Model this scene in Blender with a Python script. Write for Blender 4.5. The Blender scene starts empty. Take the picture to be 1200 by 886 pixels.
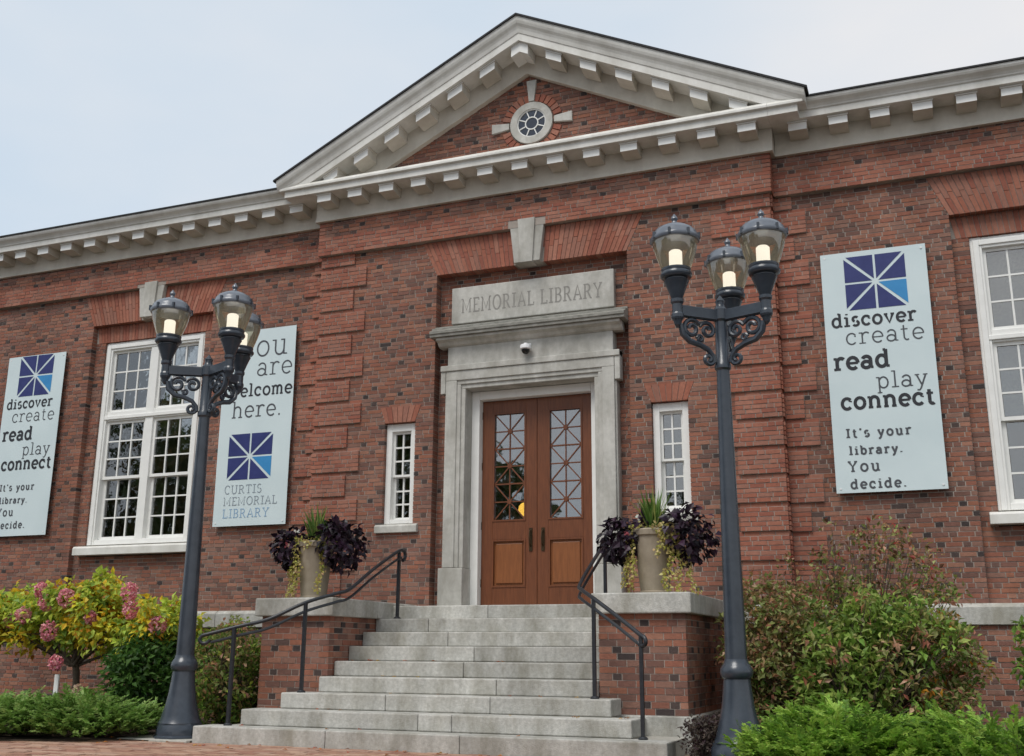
import bpy, bmesh, math, random
from mathutils import Vector, Matrix, noise
R = math.radians
random.seed(7)
sc = bpy.context.scene
COL = sc.collection

# ------------------------------------------------------------------ camera
cam = bpy.data.cameras.new('camera'); cam_o = bpy.data.objects.new('camera', cam); COL.objects.link(cam_o)
sc.camera = cam_o
CAM = Vector((4.795, -12.7625, 0.9015)); YAW, PIT, ROLL, FPX = .3753, .2537, .0064, 1247.5
c_f = Vector((-math.sin(YAW)*math.cos(PIT), math.cos(YAW)*math.cos(PIT), math.sin(PIT)))
c_r = Vector((math.cos(YAW), math.sin(YAW), 0)); c_u = c_r.cross(c_f)
c_r2 = c_r*math.cos(ROLL)+c_u*math.sin(ROLL); c_u2 = c_r2.cross(c_f)
m = Matrix((c_r2, c_u2, -c_f)).transposed().to_4x4(); m.translation = CAM
cam_o.matrix_world = m
cam.sensor_width = 36; cam.sensor_fit = 'HORIZONTAL'; cam.lens = FPX/1200*36
cam.clip_end = 2000; cam.clip_start = .05
sc.render.resolution_x, sc.render.resolution_y = 1024, 756

# ------------------------------------------------------------------ world and sun (overcast autumn day)
SUN_EL, SUN_AZ = 57, 194      # degrees; azimuth as a compass bearing with +Y as north
W = bpy.data.worlds.new('World'); sc.world = W; W.use_nodes = True
wn, wl = W.node_tree.nodes, W.node_tree.links
wn.clear()
def N(t, nodes=None, **k):
    n = (nodes or wn).new(t)
    for a, b in k.items(): setattr(n, a, b)
    return n
SKX = .35
sky = N('ShaderNodeTexSky', sky_type='NISHITA', sun_disc=False, sun_elevation=R(SUN_EL), sun_rotation=R(SUN_AZ), air_density=1.0, dust_density=1.5)
tc = N('ShaderNodeTexCoord'); mp = N('ShaderNodeMapping'); mp.inputs['Scale'].default_value = (1.0, 1.0, 2.2); mp.inputs['Location'].default_value = (SKX, .1, 0)
nz = N('ShaderNodeTexNoise'); nz.inputs['Scale'].default_value = 1.3; nz.inputs['Detail'].default_value = 5; nz.inputs['Roughness'].default_value = .5
rp = N('ShaderNodeValToRGB'); rp.color_ramp.elements[0].position = .28; rp.color_ramp.elements[0].color = (5.0, 6.25, 7.5, 1)
rp.color_ramp.elements[1].position = .66; rp.color_ramp.elements[1].color = (7.7, 7.65, 7.7, 1)
mx = N('ShaderNodeMix', data_type='RGBA'); mx.inputs['Factor'].default_value = .9
bg = N('ShaderNodeBackground'); bg.inputs['Strength'].default_value = .078
wo = N('ShaderNodeOutputWorld')
wl.new(tc.outputs['Generated'], mp.inputs['Vector']); wl.new(mp.outputs[0], nz.inputs['Vector']); wl.new(nz.outputs['Fac'], rp.inputs[0])
wl.new(rp.outputs[0], mx.inputs['B']); wl.new(sky.outputs[0], mx.inputs['A']); wl.new(mx.outputs['Result'], bg.inputs['Color']); wl.new(bg.outputs[0], wo.inputs[0])
sl = bpy.data.lights.new('sun', 'SUN'); sl.energy = 1.5; sl.angle = R(28); sl.color = (1, .965, .92)
so = bpy.data.objects.new('sun', sl); COL.objects.link(so)
sd = Vector((math.sin(R(SUN_AZ))*math.cos(R(SUN_EL)), math.cos(R(SUN_AZ))*math.cos(R(SUN_EL)), math.sin(R(SUN_EL))))
so.rotation_euler = sd.to_track_quat('Z', 'Y').to_euler(); so.location = sd*40
sc.view_settings.view_transform = 'Standard'; sc.view_settings.look = 'None'; sc.view_settings.gamma = 1; sc.view_settings.exposure = 0.58
sc.view_settings.use_curve_mapping = False

# ------------------------------------------------------------------ materials
def new_mat(name):
    M = bpy.data.materials.new(name); M.use_nodes = True
    nt = M.node_tree; return M, nt, nt.nodes, nt.links, nt.nodes['Principled BSDF']
def mat(name, c1, c2=None, rough=.7, scale=8, detail=6, bump=0, bscale=60, attr=False, objvar=0, stretch=(1,1,1), metal=0, spec=.35, stain=None, stain_scale=1.5, emit=None, macro=None):
    M, nt, ns, ls, p = new_mat(name)
    p.inputs['Roughness'].default_value = rough; p.inputs['Metallic'].default_value = metal
    p.inputs['Specular IOR Level'].default_value = spec
    geo = ns.new('ShaderNodeNewGeometry'); mp = ns.new('ShaderNodeMapping'); mp.inputs['Scale'].default_value = stretch
    ls.new(geo.outputs['Position'], mp.inputs['Vector'])
    if c2 is None: c2 = tuple(min(1, v*1.12) for v in c1)
    nz = ns.new('ShaderNodeTexNoise'); nz.inputs['Scale'].default_value = scale; nz.inputs['Detail'].default_value = detail; nz.inputs['Roughness'].default_value = .62
    ls.new(mp.outputs[0], nz.inputs['Vector'])
    rp = ns.new('ShaderNodeValToRGB'); rp.color_ramp.elements[0].position = .3; rp.color_ramp.elements[1].position = .7
    rp.color_ramp.elements[0].color = (*c1, 1); rp.color_ramp.elements[1].color = (*c2, 1)
    ls.new(nz.outputs['Fac'], rp.inputs[0]); out = rp.outputs[0]
    if attr:
        a = ns.new('ShaderNodeAttribute'); a.attribute_name = 'col'
        x = ns.new('ShaderNodeMix'); x.data_type = 'RGBA'; x.blend_type = 'MULTIPLY'; x.inputs['Factor'].default_value = 1
        ls.new(a.outputs['Color'], x.inputs['A']); ls.new(out, x.inputs['B']); out = x.outputs['Result']
    if stain:
        n2 = ns.new('ShaderNodeTexNoise'); n2.inputs['Scale'].default_value = stain_scale; n2.inputs['Detail'].default_value = 7; n2.inputs['Roughness'].default_value = .65
        mp2 = ns.new('ShaderNodeMapping'); mp2.inputs['Scale'].default_value = (1.3, 1.3, .55); ls.new(geo.outputs['Position'], mp2.inputs['Vector']); ls.new(mp2.outputs[0], n2.inputs['Vector'])
        r2 = ns.new('ShaderNodeValToRGB'); r2.color_ramp.elements[0].position = .42; r2.color_ramp.elements[1].position = .68
        r2.color_ramp.elements[0].color = (0,0,0,1); r2.color_ramp.elements[1].color = (.75,.75,.75,1); ls.new(n2.outputs['Fac'], r2.inputs[0])
        x = ns.new('ShaderNodeMix'); x.data_type = 'RGBA'; ls.new(r2.outputs[0], x.inputs['Factor']); ls.new(out, x.inputs['A']); x.inputs['B'].default_value = (*stain, 1); out = x.outputs['Result']
    if objvar:
        oi = ns.new('ShaderNodeObjectInfo'); mr = ns.new('ShaderNodeMapRange'); mr.inputs['To Min'].default_value = 1-objvar; mr.inputs['To Max'].default_value = 1+objvar
        ls.new(oi.outputs['Random'], mr.inputs['Value'])
        x = ns.new('ShaderNodeVectorMath'); x.operation = 'SCALE'; ls.new(out, x.inputs[0]); ls.new(mr.outputs[0], x.inputs['Scale']); out = x.outputs[0]
    if macro:
        n3 = ns.new('ShaderNodeTexNoise'); n3.inputs['Scale'].default_value = macro[0]; n3.inputs['Detail'].default_value = 6; n3.inputs['Roughness'].default_value = .6
        mp3 = ns.new('ShaderNodeMapping'); mp3.inputs['Scale'].default_value = (2.0, 2.0, .45); ls.new(geo.outputs['Position'], mp3.inputs['Vector']); ls.new(mp3.outputs[0], n3.inputs['Vector'])
        mr3 = ns.new('ShaderNodeMapRange'); mr3.inputs['From Min'].default_value = .32; mr3.inputs['From Max'].default_value = .68; mr3.inputs['To Min'].default_value = macro[1]; mr3.inputs['To Max'].default_value = macro[2]; ls.new(n3.outputs['Fac'], mr3.inputs['Value'])
        x = ns.new('ShaderNodeVectorMath'); x.operation = 'SCALE'; ls.new(out, x.inputs[0]); ls.new(mr3.outputs[0], x.inputs['Scale']); out = x.outputs[0]
    ls.new(out, p.inputs['Base Color'])
    if bump:
        b = ns.new('ShaderNodeTexNoise'); b.inputs['Scale'].default_value = bscale; b.inputs['Detail'].default_value = 5; ls.new(mp.outputs[0], b.inputs['Vector'])
        bp = ns.new('ShaderNodeBump'); bp.inputs['Strength'].default_value = bump; bp.inputs['Distance'].default_value = .01; ls.new(b.outputs['Fac'], bp.inputs['Height']); ls.new(bp.outputs[0], p.inputs['Normal'])
    if emit: p.inputs['Emission Color'].default_value = (*emit[0], 1); p.inputs['Emission Strength'].default_value = emit[1]
    return M
def leaf_mat(name, rough=.5, trans=.35):
    M, nt, ns, ls, p = new_mat(name)
    a = ns.new('ShaderNodeAttribute'); a.attribute_name = 'col'; ls.new(a.outputs['Color'], p.inputs['Base Color']); p.inputs['Roughness'].default_value = rough; p.inputs['Specular IOR Level'].default_value = .3
    t = ns.new('ShaderNodeBsdfTranslucent'); ls.new(a.outputs['Color'], t.inputs[0]); x = ns.new('ShaderNodeMixShader'); x.inputs[0].default_value = trans
    ls.new(p.outputs[0], x.inputs[1]); ls.new(t.outputs[0], x.inputs[2]); ls.new(x.outputs[0], ns['Material Output'].inputs[0]); return M
def glass_mat(name, tint, refl, rough=.02, rcol=(1,1,1), bump=.0):
    M, nt, ns, ls, p = new_mat(name)
    t = ns.new('ShaderNodeBsdfTransparent'); t.inputs[0].default_value = (*tint, 1); g = ns.new('ShaderNodeBsdfGlossy'); g.inputs['Roughness'].default_value = rough; g.inputs[0].default_value = (*rcol, 1)
    if bump:
        geo = ns.new('ShaderNodeNewGeometry'); b = ns.new('ShaderNodeTexNoise'); b.inputs['Scale'].default_value = 5; b.inputs['Detail'].default_value = 2; ls.new(geo.outputs['Position'], b.inputs['Vector'])
        bp = ns.new('ShaderNodeBump'); bp.inputs['Strength'].default_value = bump; bp.inputs['Distance'].default_value = .02; ls.new(b.outputs['Fac'], bp.inputs['Height']); ls.new(bp.outputs[0], g.inputs['Normal'])
    f = ns.new('ShaderNodeFresnel'); f.inputs[0].default_value = 1.5; mth = ns.new('ShaderNodeMath'); mth.operation = 'ADD'; mth.use_clamp = True; ls.new(f.outputs[0], mth.inputs[0]); mth.inputs[1].default_value = refl
    x = ns.new('ShaderNodeMixShader'); ls.new(mth.outputs[0], x.inputs[0]); ls.new(t.outputs[0], x.inputs[1]); ls.new(g.outputs[0], x.inputs[2]); ls.new(x.outputs[0], ns['Material Output'].inputs[0]); return M
M_brick = mat('brick', (.82,.82,.82), (1.12,1.10,1.08), .85, 26, 6, .5, 140, attr=True, spec=.2, macro=(.8,.80,1.12))
M_mortar = mat('mortar', (.34,.295,.255), (.46,.405,.355), .95, 5, 6, .4, 160, spec=.1, macro=(1.1,.72,1.15))
M_granite = mat('granite', (.36,.355,.325), (.54,.53,.49), .8, 30, 8, .5, 90, objvar=.13, spec=.25, stain=(.215,.20,.155), stain_scale=2.6, macro=(2.2,.85,1.12))
M_lime = mat('limestone', (.45,.44,.40), (.58,.565,.52), .8, 12, 7, .25, 90, objvar=.05, spec=.25, stain=(.29,.275,.235), stain_scale=2.4, macro=(1.6,.88,1.1))
M_limed = mat('weathered_limestone', (.17,.165,.145), (.33,.32,.285), .85, 9, 7, .35, 80, spec=.2, stretch=(1,1,2))
M_trim = mat('shaded_trim', (.57,.53,.455), (.65,.61,.53), .6, 5, 6, .06, 40, spec=.3, stain=(.40,.36,.30), stain_scale=1.2)  # bed boards, modillion bodies: shade under the overhang put into the tan
M_trimw = mat('bright_trim', (.66,.645,.59), (.76,.745,.70), .5, 6, 6, .08, 30, spec=.3, stain=(.52,.50,.45), stain_scale=2.2)
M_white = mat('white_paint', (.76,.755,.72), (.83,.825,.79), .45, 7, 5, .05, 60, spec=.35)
M_roof = mat('slate_roof', (.018,.018,.02), (.04,.04,.042), .8, 20, 5, .3, 60)
M_wood = mat('door_wood', (.115,.036,.013), (.19,.061,.022), .42, 5, 6, .12, 50, stretch=(9,9,.8), spec=.45)
M_woodp = mat('door_panel_wood', (.185,.062,.018), (.27,.094,.029), .42, 5, 6, .12, 50, stretch=(7,7,.8), spec=.45)
M_iron = mat('black_iron', (.012,.014,.018), (.022,.025,.03), .38, 14, 5, .12, 60, spec=.5)
M_lampm = mat('lamp_paint', (.028,.036,.048), (.045,.056,.072), .26, 6, 5, .06, 40, spec=.55)
M_brass = mat('dark_bronze', (.05,.035,.02), (.09,.06,.03), .4, 20, metal=.7)
M_dark = mat('interior_plaster', (.24,.20,.16), (.32,.27,.21), .9, 2)
M_blind = mat('blind_fabric', (.40,.39,.36), (.62,.58,.48), .8, 30)
M_curt = mat('net_curtain', (.55,.56,.58), (.68,.69,.70), .9, 3, stretch=(14,14,1))
M_banner = mat('banner_vinyl', (.57,.665,.68), (.63,.72,.73), .55, 1.3, 3, .15, 2.2, spec=.3)
M_ink = mat('grey_ink', (.06,.065,.075), (.085,.09,.1), .6, 20)
M_inkb = mat('dark_ink', (.022,.024,.03), (.035,.036,.042), .6, 20)
M_inkl = mat('pale_blue_ink', (.22,.36,.52), (.26,.40,.56), .6, 20)
M_inkg = mat('pale_grey_ink', (.21,.25,.29), (.25,.29,.33), .6, 20)
M_navy = mat('indigo_ink', (.020,.028,.13), (.032,.042,.165), .5, 6)
M_sky = mat('bright_blue_ink', (.03,.21,.47), (.045,.26,.53), .5, 6)
M_pot = mat('planter_clay', (.27,.225,.165), (.36,.305,.23), .8, 10, 6, .2, 60, stain=(.2,.165,.12))
M_soil = mat('mulch', (.03,.021,.015), (.085,.06,.04), .95, 30, 7, 1, 60)
M_asph = mat('asphalt', (.045,.045,.047), (.065,.065,.066), .9, 60, 6, .3, 200)
M_paver = mat('paver_brick', (.8,.8,.8), (1.08,1.05,1.0), .9, 18, 6, .4, 120, attr=True, spec=.2)
M_sand = mat('joint_sand', (.25,.19,.14), (.33,.26,.19), .95, 30)
M_conc = mat('concrete', (.36,.345,.30), (.46,.44,.39), .9, 20, 6, .3, 120)
M_bark = mat('bark', (.06,.045,.03), (.13,.10,.075), .9, 30, 6, .5, 90)
M_leaf = leaf_mat('leaf', .5, .42); M_purple = leaf_mat('purple_leaf', .38, .12)
M_petal = leaf_mat('petal', .7, .3)
M_pane = glass_mat('window_glass', (.80,.82,.82), .14, bump=.05)
M_paned = glass_mat('door_glass', (.62,.64,.66), .20, bump=.03)
M_panek = glass_mat('oculus_glass', (.45,.5,.6), .02)
M_globe = glass_mat('amber_globe', (.95,.91,.80), .10, .05)
_n, _l = M_globe.node_tree.nodes, M_globe.node_tree.links
_d = _n.new('ShaderNodeBsdfTranslucent'); _d.inputs[0].default_value = (.85,.70,.40,1); _dd = _n.new('ShaderNodeBsdfDiffuse'); _dd.inputs[0].default_value = (.75,.62,.38,1)
_a = _n.new('ShaderNodeMixShader'); _a.inputs[0].default_value = .5; _l.new(_d.outputs[0], _a.inputs[1]); _l.new(_dd.outputs[0], _a.inputs[2])
_m = _n.new('ShaderNodeMixShader'); _m.inputs[0].default_value = .13; _src = _n['Material Output'].inputs[0].links[0].from_socket
_l.new(_src, _m.inputs[1]); _l.new(_a.outputs[0], _m.inputs[2]); _l.new(_m.outputs[0], _n['Material Output'].inputs[0])
M_capm = mat('lamp_cap', (.10,.115,.14), (.15,.165,.19), .24, 5, 5, .05, 30, spec=.6)
M_bulb = mat('lit_bulb', (.85,.84,.8), rough=.5, emit=((1,.975,.92), .75))
M_amber = mat('amber_lamp', (.9,.5,.1), rough=.5, emit=((1,.55,.08), 2.6))
M_camw = mat('camera_plastic', (.75,.75,.75), (.8,.8,.8), .35, 20, spec=.5)
M_blackp = mat('black_plastic', (.01,.01,.01), (.015,.015,.015), .2, 20, spec=.5)

# ------------------------------------------------------------------ helpers
def tag(o, label=None, cat=None, group=None, kind=None):
    if label: o['label'] = label
    if cat: o['category'] = cat
    if group: o['group'] = group
    if kind: o['kind'] = kind
    return o
def empty(name, loc=(0,0,0), rz=0, label=None, cat=None, group=None):
    o = bpy.data.objects.new(name, None); COL.objects.link(o); o.empty_display_size = .2
    o.location = loc; o.rotation_euler = (0, 0, rz)
    return tag(o, label, cat, group)
def attach(o, parent, world=True):
    """child given in world coordinates unless world is False"""
    o.parent = parent
    if world and parent.type == 'EMPTY': o.matrix_parent_inverse = Matrix.Translation(-Vector(parent.location))
    return o
class MB:
    def __init__(s): s.v = []; s.f = []; s.c = []; s.smooth = False
    def add(s, vs, fs, c=None):
        b = len(s.v); s.v += [tuple(p) for p in vs]; s.f += [tuple(b+i for i in f) for f in fs]
        if c is not None: s.c += [c]*len(vs)
        return s
    def box(s, x0, x1, y0, y1, z0, z1, c=None):
        return s.add([(x0,y0,z0),(x1,y0,z0),(x1,y1,z0),(x0,y1,z0),(x0,y0,z1),(x1,y0,z1),(x1,y1,z1),(x0,y1,z1)],
              [(0,1,5,4),(1,2,6,5),(2,3,7,6),(3,0,4,7),(4,5,6,7),(3,2,1,0)], c)
    def prism(s, poly, y0, y1, c=None):
        """polygon in xz (counter-clockwise seen from the front, -y) extruded y0..y1"""
        a = sum(poly[i][0]*poly[(i+1)%len(poly)][1]-poly[(i+1)%len(poly)][0]*poly[i][1] for i in range(len(poly)))
        if a < 0: poly = poly[::-1]
        n = len(poly); vs = [(x,y0,z) for x,z in poly]+[(x,y1,z) for x,z in poly]
        return s.add(vs, [tuple(range(n)), tuple(range(2*n-1, n-1, -1))]+[(i, n+i, n+(i+1)%n, (i+1)%n) for i in range(n)], c)
    def profx(s, prof, x0, x1, c=None):
        """profile in (y,z) extruded along x"""
        n = len(prof); a = sum(prof[i][0]*prof[(i+1)%n][1]-prof[(i+1)%n][0]*prof[i][1] for i in range(n))
        if a < 0: prof = prof[::-1]
        vs = [(x0,y,z) for y,z in prof]+[(x1,y,z) for y,z in prof]
        return s.add(vs, [tuple(range(n-1,-1,-1)), tuple(range(n,2*n))]+[(i,(i+1)%n,n+(i+1)%n,n+i) for i in range(n)], c)
    def lathe(s, prof, cx=0, cy=0, cz=0, n=24, c=None, ph=0, cap=True):
        vs = []; fs = []
        for r, z in prof:
            for i in range(n):
                a = 2*math.pi*(i+ph)/n; vs.append((cx+r*math.cos(a), cy+r*math.sin(a), cz+z))
        for j in range(len(prof)-1):
            for i in range(n): fs.append((j*n+i, j*n+(i+1)%n, (j+1)*n+(i+1)%n, (j+1)*n+i))
        if cap:
            fs.append(tuple(range(n-1,-1,-1))); fs.append(tuple((len(prof)-1)*n+i for i in range(n)))
        return s.add(vs, fs, c)
    def tube(s, pts, r, n=8, c=None):
        pts = [Vector(p) for p in pts]; rr = r if isinstance(r, (list, tuple)) else [r]*len(pts)
        vs = []; fs = []; up = None
        for i, p in enumerate(pts):
            t = (pts[min(i+1,len(pts)-1)]-pts[max(i-1,0)]).normalized()
            if up is None: up = t.orthogonal().normalized()
            up = (up-t*up.dot(t)); up = up.normalized() if up.length > 1e-6 else t.orthogonal().normalized()
            q = t.cross(up)
            for k in range(n):
                a = 2*math.pi*k/n; vs.append(p+(up*math.cos(a)+q*math.sin(a))*rr[i])
        for i in range(len(pts)-1):
            for k in range(n): fs.append((i*n+k, i*n+(k+1)%n, (i+1)*n+(k+1)%n, (i+1)*n+k))
        fs += [tuple(range(n-1,-1,-1)), tuple((len(pts)-1)*n+k for k in range(n))]
        return s.add(vs, fs, c)
    def bar(s, a, b, w, h, c=None):
        a, b = Vector(a), Vector(b); t = (b-a).normalized(); q = t.cross(Vector((0,0,1)))
        q = q.normalized() if q.length > 1e-4 else Vector((1,0,0)); u = q.cross(t)
        vs = [p+q*sx*w/2+u*sz*h/2 for p in (a,b) for sx,sz in ((-1,-1),(1,-1),(1,1),(-1,1))]
        return s.add(vs, [(0,1,2,3),(7,6,5,4),(0,4,5,1),(1,5,6,2),(2,6,7,3),(3,7,4,0)], c)
    def build(s, name, material, parent=None, world=True, smooth=False, bevel=0):
        me = bpy.data.meshes.new(name); me.from_pydata(s.v, [], s.f); me.materials.append(material)
        if s.c:
            at = me.color_attributes.new('col', 'FLOAT_COLOR', 'POINT'); at.data.foreach_set('color', [x for c in s.c for x in (*c[:3], 1)])
        if smooth: me.shade_smooth() if hasattr(me, 'shade_smooth') else me.polygons.foreach_set('use_smooth', [True]*len(me.polygons))
        me.update(); o = bpy.data.objects.new(name, me); COL.objects.link(o)
        if smooth:
            try: me.set_sharp_from_angle(angle=R(38))
            except Exception: pass
        if bevel:
            b = o.modifiers.new('bevel', 'BEVEL'); b.width = bevel; b.segments = 2; b.limit_method = 'ANGLE'; b.angle_limit = R(40)
        if parent: attach(o, parent, world)
        return o
def bx(name, x0, x1, y0, y1, z0, z1, material, parent=None, bevel=0, **k):
    return MB().box(x0,x1,y0,y1,z0,z1).build(name, material, parent, bevel=bevel, **k)
def clip(poly, fn):
    out = []
    for i in range(len(poly)):
        a, b = poly[i], poly[(i+1)%len(poly)]; fa, fb = fn(a), fn(b)
        if fa >= 0: out.append(a)
        if (fa >= 0) != (fb >= 0):
            t = fa/(fa-fb); out.append((a[0]+(b[0]-a[0])*t, a[1]+(b[1]-a[1])*t))
    return out
def project(p):
    d = Vector(p)-CAM; z = d.dot(c_f)
    return 600+FPX*d.dot(c_r2)/z, 443-FPX*d.dot(c_u2)/z, z
rnd = random.uniform

# ------------------------------------------------------------------ setting: ground, pavement, beds
gm = MB(); gm.box(-150, 150, -150, 60, -.6, -.03); tag(gm.build('ground', M_asph), kind='structure')
bed_l = [(-14,.3),(-14,-7.2),(-7,-4.9),(-4.3,-3.95),(-3.3,-3.32),(-2.5,-3.22),(-2.5,.3)]
bed_r = [(2.55,.3),(2.55,-2.9),(2.6,-5.2),(9,-6.2),(14,-6.2),(14,.3)]
def sheet(poly, z0, z1):
    m_ = MB(); n = len(poly); a = sum(poly[i][0]*poly[(i+1)%n][1]-poly[(i+1)%n][0]*poly[i][1] for i in range(n))
    if a < 0: poly = poly[::-1]
    m_.add([(x,y,z0) for x,y in poly]+[(x,y,z1) for x,y in poly], [tuple(range(n-1,-1,-1)), tuple(range(n,2*n))]+[(i,(i+1)%n,n+(i+1)%n,n+i) for i in range(n)]); return m_
tag(sheet(bed_l, -.05, .012).build('planting_bed', M_soil), kind='structure')
tag(sheet(bed_r, -.05, .012).build('planting_bed', M_soil), kind='structure')
pav = bx('brick_pavement', -14, 14, -8, -1, -.05, -.012, M_sand); tag(pav, kind='structure')
def inside(poly, x, y):
    r = False
    for i in range(len(poly)):
        (x1,y1),(x2,y2) = poly[i], poly[i-1]
        if (y1 > y) != (y2 > y) and x < (x2-x1)*(y-y1)/(y2-y1)+x1: r = not r
    return r
PCOL = [(.36,.21,.15),(.41,.25,.18),(.32,.17,.125),(.45,.30,.225),(.38,.24,.185)]
def unit_cube(name, material, col):
    return MB().box(-.5,.5,-.5,.5,-.5,.5,col).build(name, material).data
def variants(name, material, cols):
    out = []
    for c in cols:
        o_ = MB().box(-.5,.5,-.5,.5,-.5,.5,c).build(name, material); out.append(o_.data); bpy.data.objects.remove(o_)
    return out
pv = variants('paver', M_paver, PCOL); pstuff = MB(); cnt = 0; cand = []
for j in range(-76, -28):
    y = j*.105
    for i in range(-40, 40):
        x = i*.21+(.105 if j % 2 else 0)
        if inside(bed_l, x, y) or inside(bed_r, x, y) or (abs(x) < 2.6 and y > -3.17): continue
        cand.append((x, y))
def pk(c):
    u, v, d = project((c[0], c[1], 0)); return d if (0 <= u <= 1200 and v <= 900) else d+100
cand.sort(key=pk)
for n_, (x, y) in enumerate(cand):
    k = random.randrange(5); dz = rnd(-.004, .003)
    if n_ < 300:
        o_ = bpy.data.objects.new('paver', pv[k]); COL.objects.link(o_); o_.parent = pav
        o_.location = (x, y, -.03+dz); o_.scale = (.203, .098, .06); o_.rotation_euler = (rnd(-.01,.01), rnd(-.01,.01), rnd(-.01,.01))
    else: pstuff.box(x-.1015, x+.1015, y-.049, y+.049, -.05, dz, PCOL[k])
tag(pstuff.build('paver', M_paver, pav), kind='stuff')

# ------------------------------------------------------------------ library building
CH = .0565                                      # brick course
WP, WY = 3.255, .20                             # pavilion half width, wing set-back
ZW, ZB, ZC = 1.47, 116*CH, 7.10                  # water table top, band bottom, cornice bottom
lib = empty('library_building', (0, 2, 0), label='red brick library with white pediment, stone doorway and long wings', cat='building')
RED = [(0.281,0.117,0.080),(0.307,0.133,0.090),(0.245,0.107,0.075),(0.328,0.163,0.113),(0.266,0.146,0.110),(0.219,0.109,0.084),(0.250,0.136,0.103),(0.182,0.098,0.077),(0.292,0.125,0.080)]
DRK = [(.06,.047,.045),(.085,.062,.056),(.115,.075,.064),(.155,.092,.076)]
QRED = [(0.337,0.127,0.084),(0.358,0.148,0.100),(0.300,0.111,0.077),(0.373,0.170,0.120),(0.326,0.154,0.112)]
core = MB()
BR = []        # bricks: (poly xz, yfront, depth, colour, rectangular)
def colr(kind, header):
    if kind == 'q': return random.choice(QRED)
    p = (.40 if header else .008)
    if kind == 'm' and random.random() < p: return random.choice(DRK)
    return random.choice(RED)
def course(k, spans, z0, z1, y, kind='m', depth=.11, store=None):
    a, b = max(k*CH+.005, z0+.003), min((k+1)*CH-.005, z1-.003)
    if b-a < .014: return
    store = BR if store is None else store
    fl = k % 2
    for x0, x1 in spans:
        if x1-x0 < .03: continue
        pitch = .271 if fl else .181
        ph = (.1355 if (k//2) % 2 else 0)+.05 if fl else ((k//2) % 2)*.0905+.02
        i = math.floor((x0-ph)/pitch)-1; segs = []
        while True:
            s = ph+i*pitch
            if s > x1: break
            segs.append((s, s+.172, False))
            if fl: segs.append((s+.181, s+.262, True))
            i += 1
        cl = []
        for a0, b0, hd in segs:
            p, q = max(a0+.001, x0+.003), min(b0-.001, x1-.003)
            if q-p >= .035: cl.append([p, q, hd])
        if not cl: cl = [[x0+.003, x1-.003, False]]
        cl[0][0] = x0+.003; cl[-1][1] = x1-.003
        for p, q, hd in cl:
            j = rnd(-.003, .0025)
            store.append(([(p,a),(q,a),(q,b),(p,b)], y+j, depth, colr(kind, hd), True))
def sub(spans, a, b):
    out = []
    for x0, x1 in spans:
        if b <= x0 or a >= x1: out.append((x0, x1)); continue
        if a > x0: out.append((x0, a))
        if b < x1: out.append((b, x1))
    return out
def field(x0, x1, z0, z1, y, holes=(), kind='m', tri=None, depth=.17, store=None):
    for k in range(math.floor(z0/CH), math.ceil(z1/CH)):
        zm = (max(k*CH, z0)+min((k+1)*CH, z1))/2
        sp = [(x0, x1)]
        if tri: h = tri(zm); sp = [(max(x0,-h), min(x1,h))] if h > .05 else []
        for hl in holes:
            if len(hl) == 4:
                if hl[2] < zm < hl[3]: sp = sub(sp, hl[0], hl[1])
            else:                               # splayed arch: xa, xb, z0, z1, skew
                xa, xb, a, b, sk = hl
                if a < zm < b: t = (zm-a)/(b-a); sp = sub(sp, xa-sk*t, xb+sk*t)
        course(k, sp, z0, z1, y, kind, depth, store)
def jack_arch(xa, xb, z0, z1, y, skew, key=None, depth=.18):
    n = max(3, round((xb-xa)/.062)); n += (n % 2 == 0)
    for i in range(n):
        b0, b1 = xa+(xb-xa)*i/n, xa+(xb-xa)*(i+1)/n
        t0, t1 = (xa-skew)+(xb-xa+2*skew)*i/n, (xa-skew)+(xb-xa+2*skew)*(i+1)/n
        cuts = [0, .42, 1] if i % 2 else [0, .58, 1]
        if z1-z0 < .3: cuts = [0, 1]
        for c0, c1 in zip(cuts, cuts[1:]):
            za, zb = z0+(z1-z0)*c0+.003, z0+(z1-z0)*c1-.003
            L = lambda a, b, c: a+(b-a)*c
            poly = [(L(b0,t0,c0)+.004, za), (L(b1,t1,c0)-.004, za), (L(b1,t1,c1)-.004, zb), (L(b0,t0,c1)+.004, zb)]
            if key and abs(sum(p[0] for p in poly)/4-key[0]) < key[1]: continue
            BR.append((poly, y+rnd(-.003,.002), depth, random.choice(QRED), False))
def slab(x0, x1, z0, z1, y, holes=(), back=.45):
    holes = [(h[0]-.008, h[1]+.008, h[2]-.008, h[3]+.008) for h in holes]
    xs = sorted({x0, x1, *[v for h in holes for v in h[:2] if x0 < v < x1]}); zs = sorted({z0, z1, *[v for h in holes for v in h[2:4] if z0 < v < z1]})
    for a, b in zip(xs, xs[1:]):
        for c, d in zip(zs, zs[1:]):
            if any(h[0] < (a+b)/2 < h[1] and h[2] < (c+d)/2 < h[3] for h in holes): continue
            core.box(a, b, y+.0065, back, c, d)
# pavilion face
rec = (-1.374, 1.374, ZW, 107*CH); sls = [(-2.111,-1.651,2.46,3.972), (1.651,2.111,2.46,3.972)]
arch_d = (-1.374, 1.374, 107*CH, ZB, .24)
arch_s = [(a, b, d, d+.235, .09) for a, b, c, d in sls]
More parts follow.
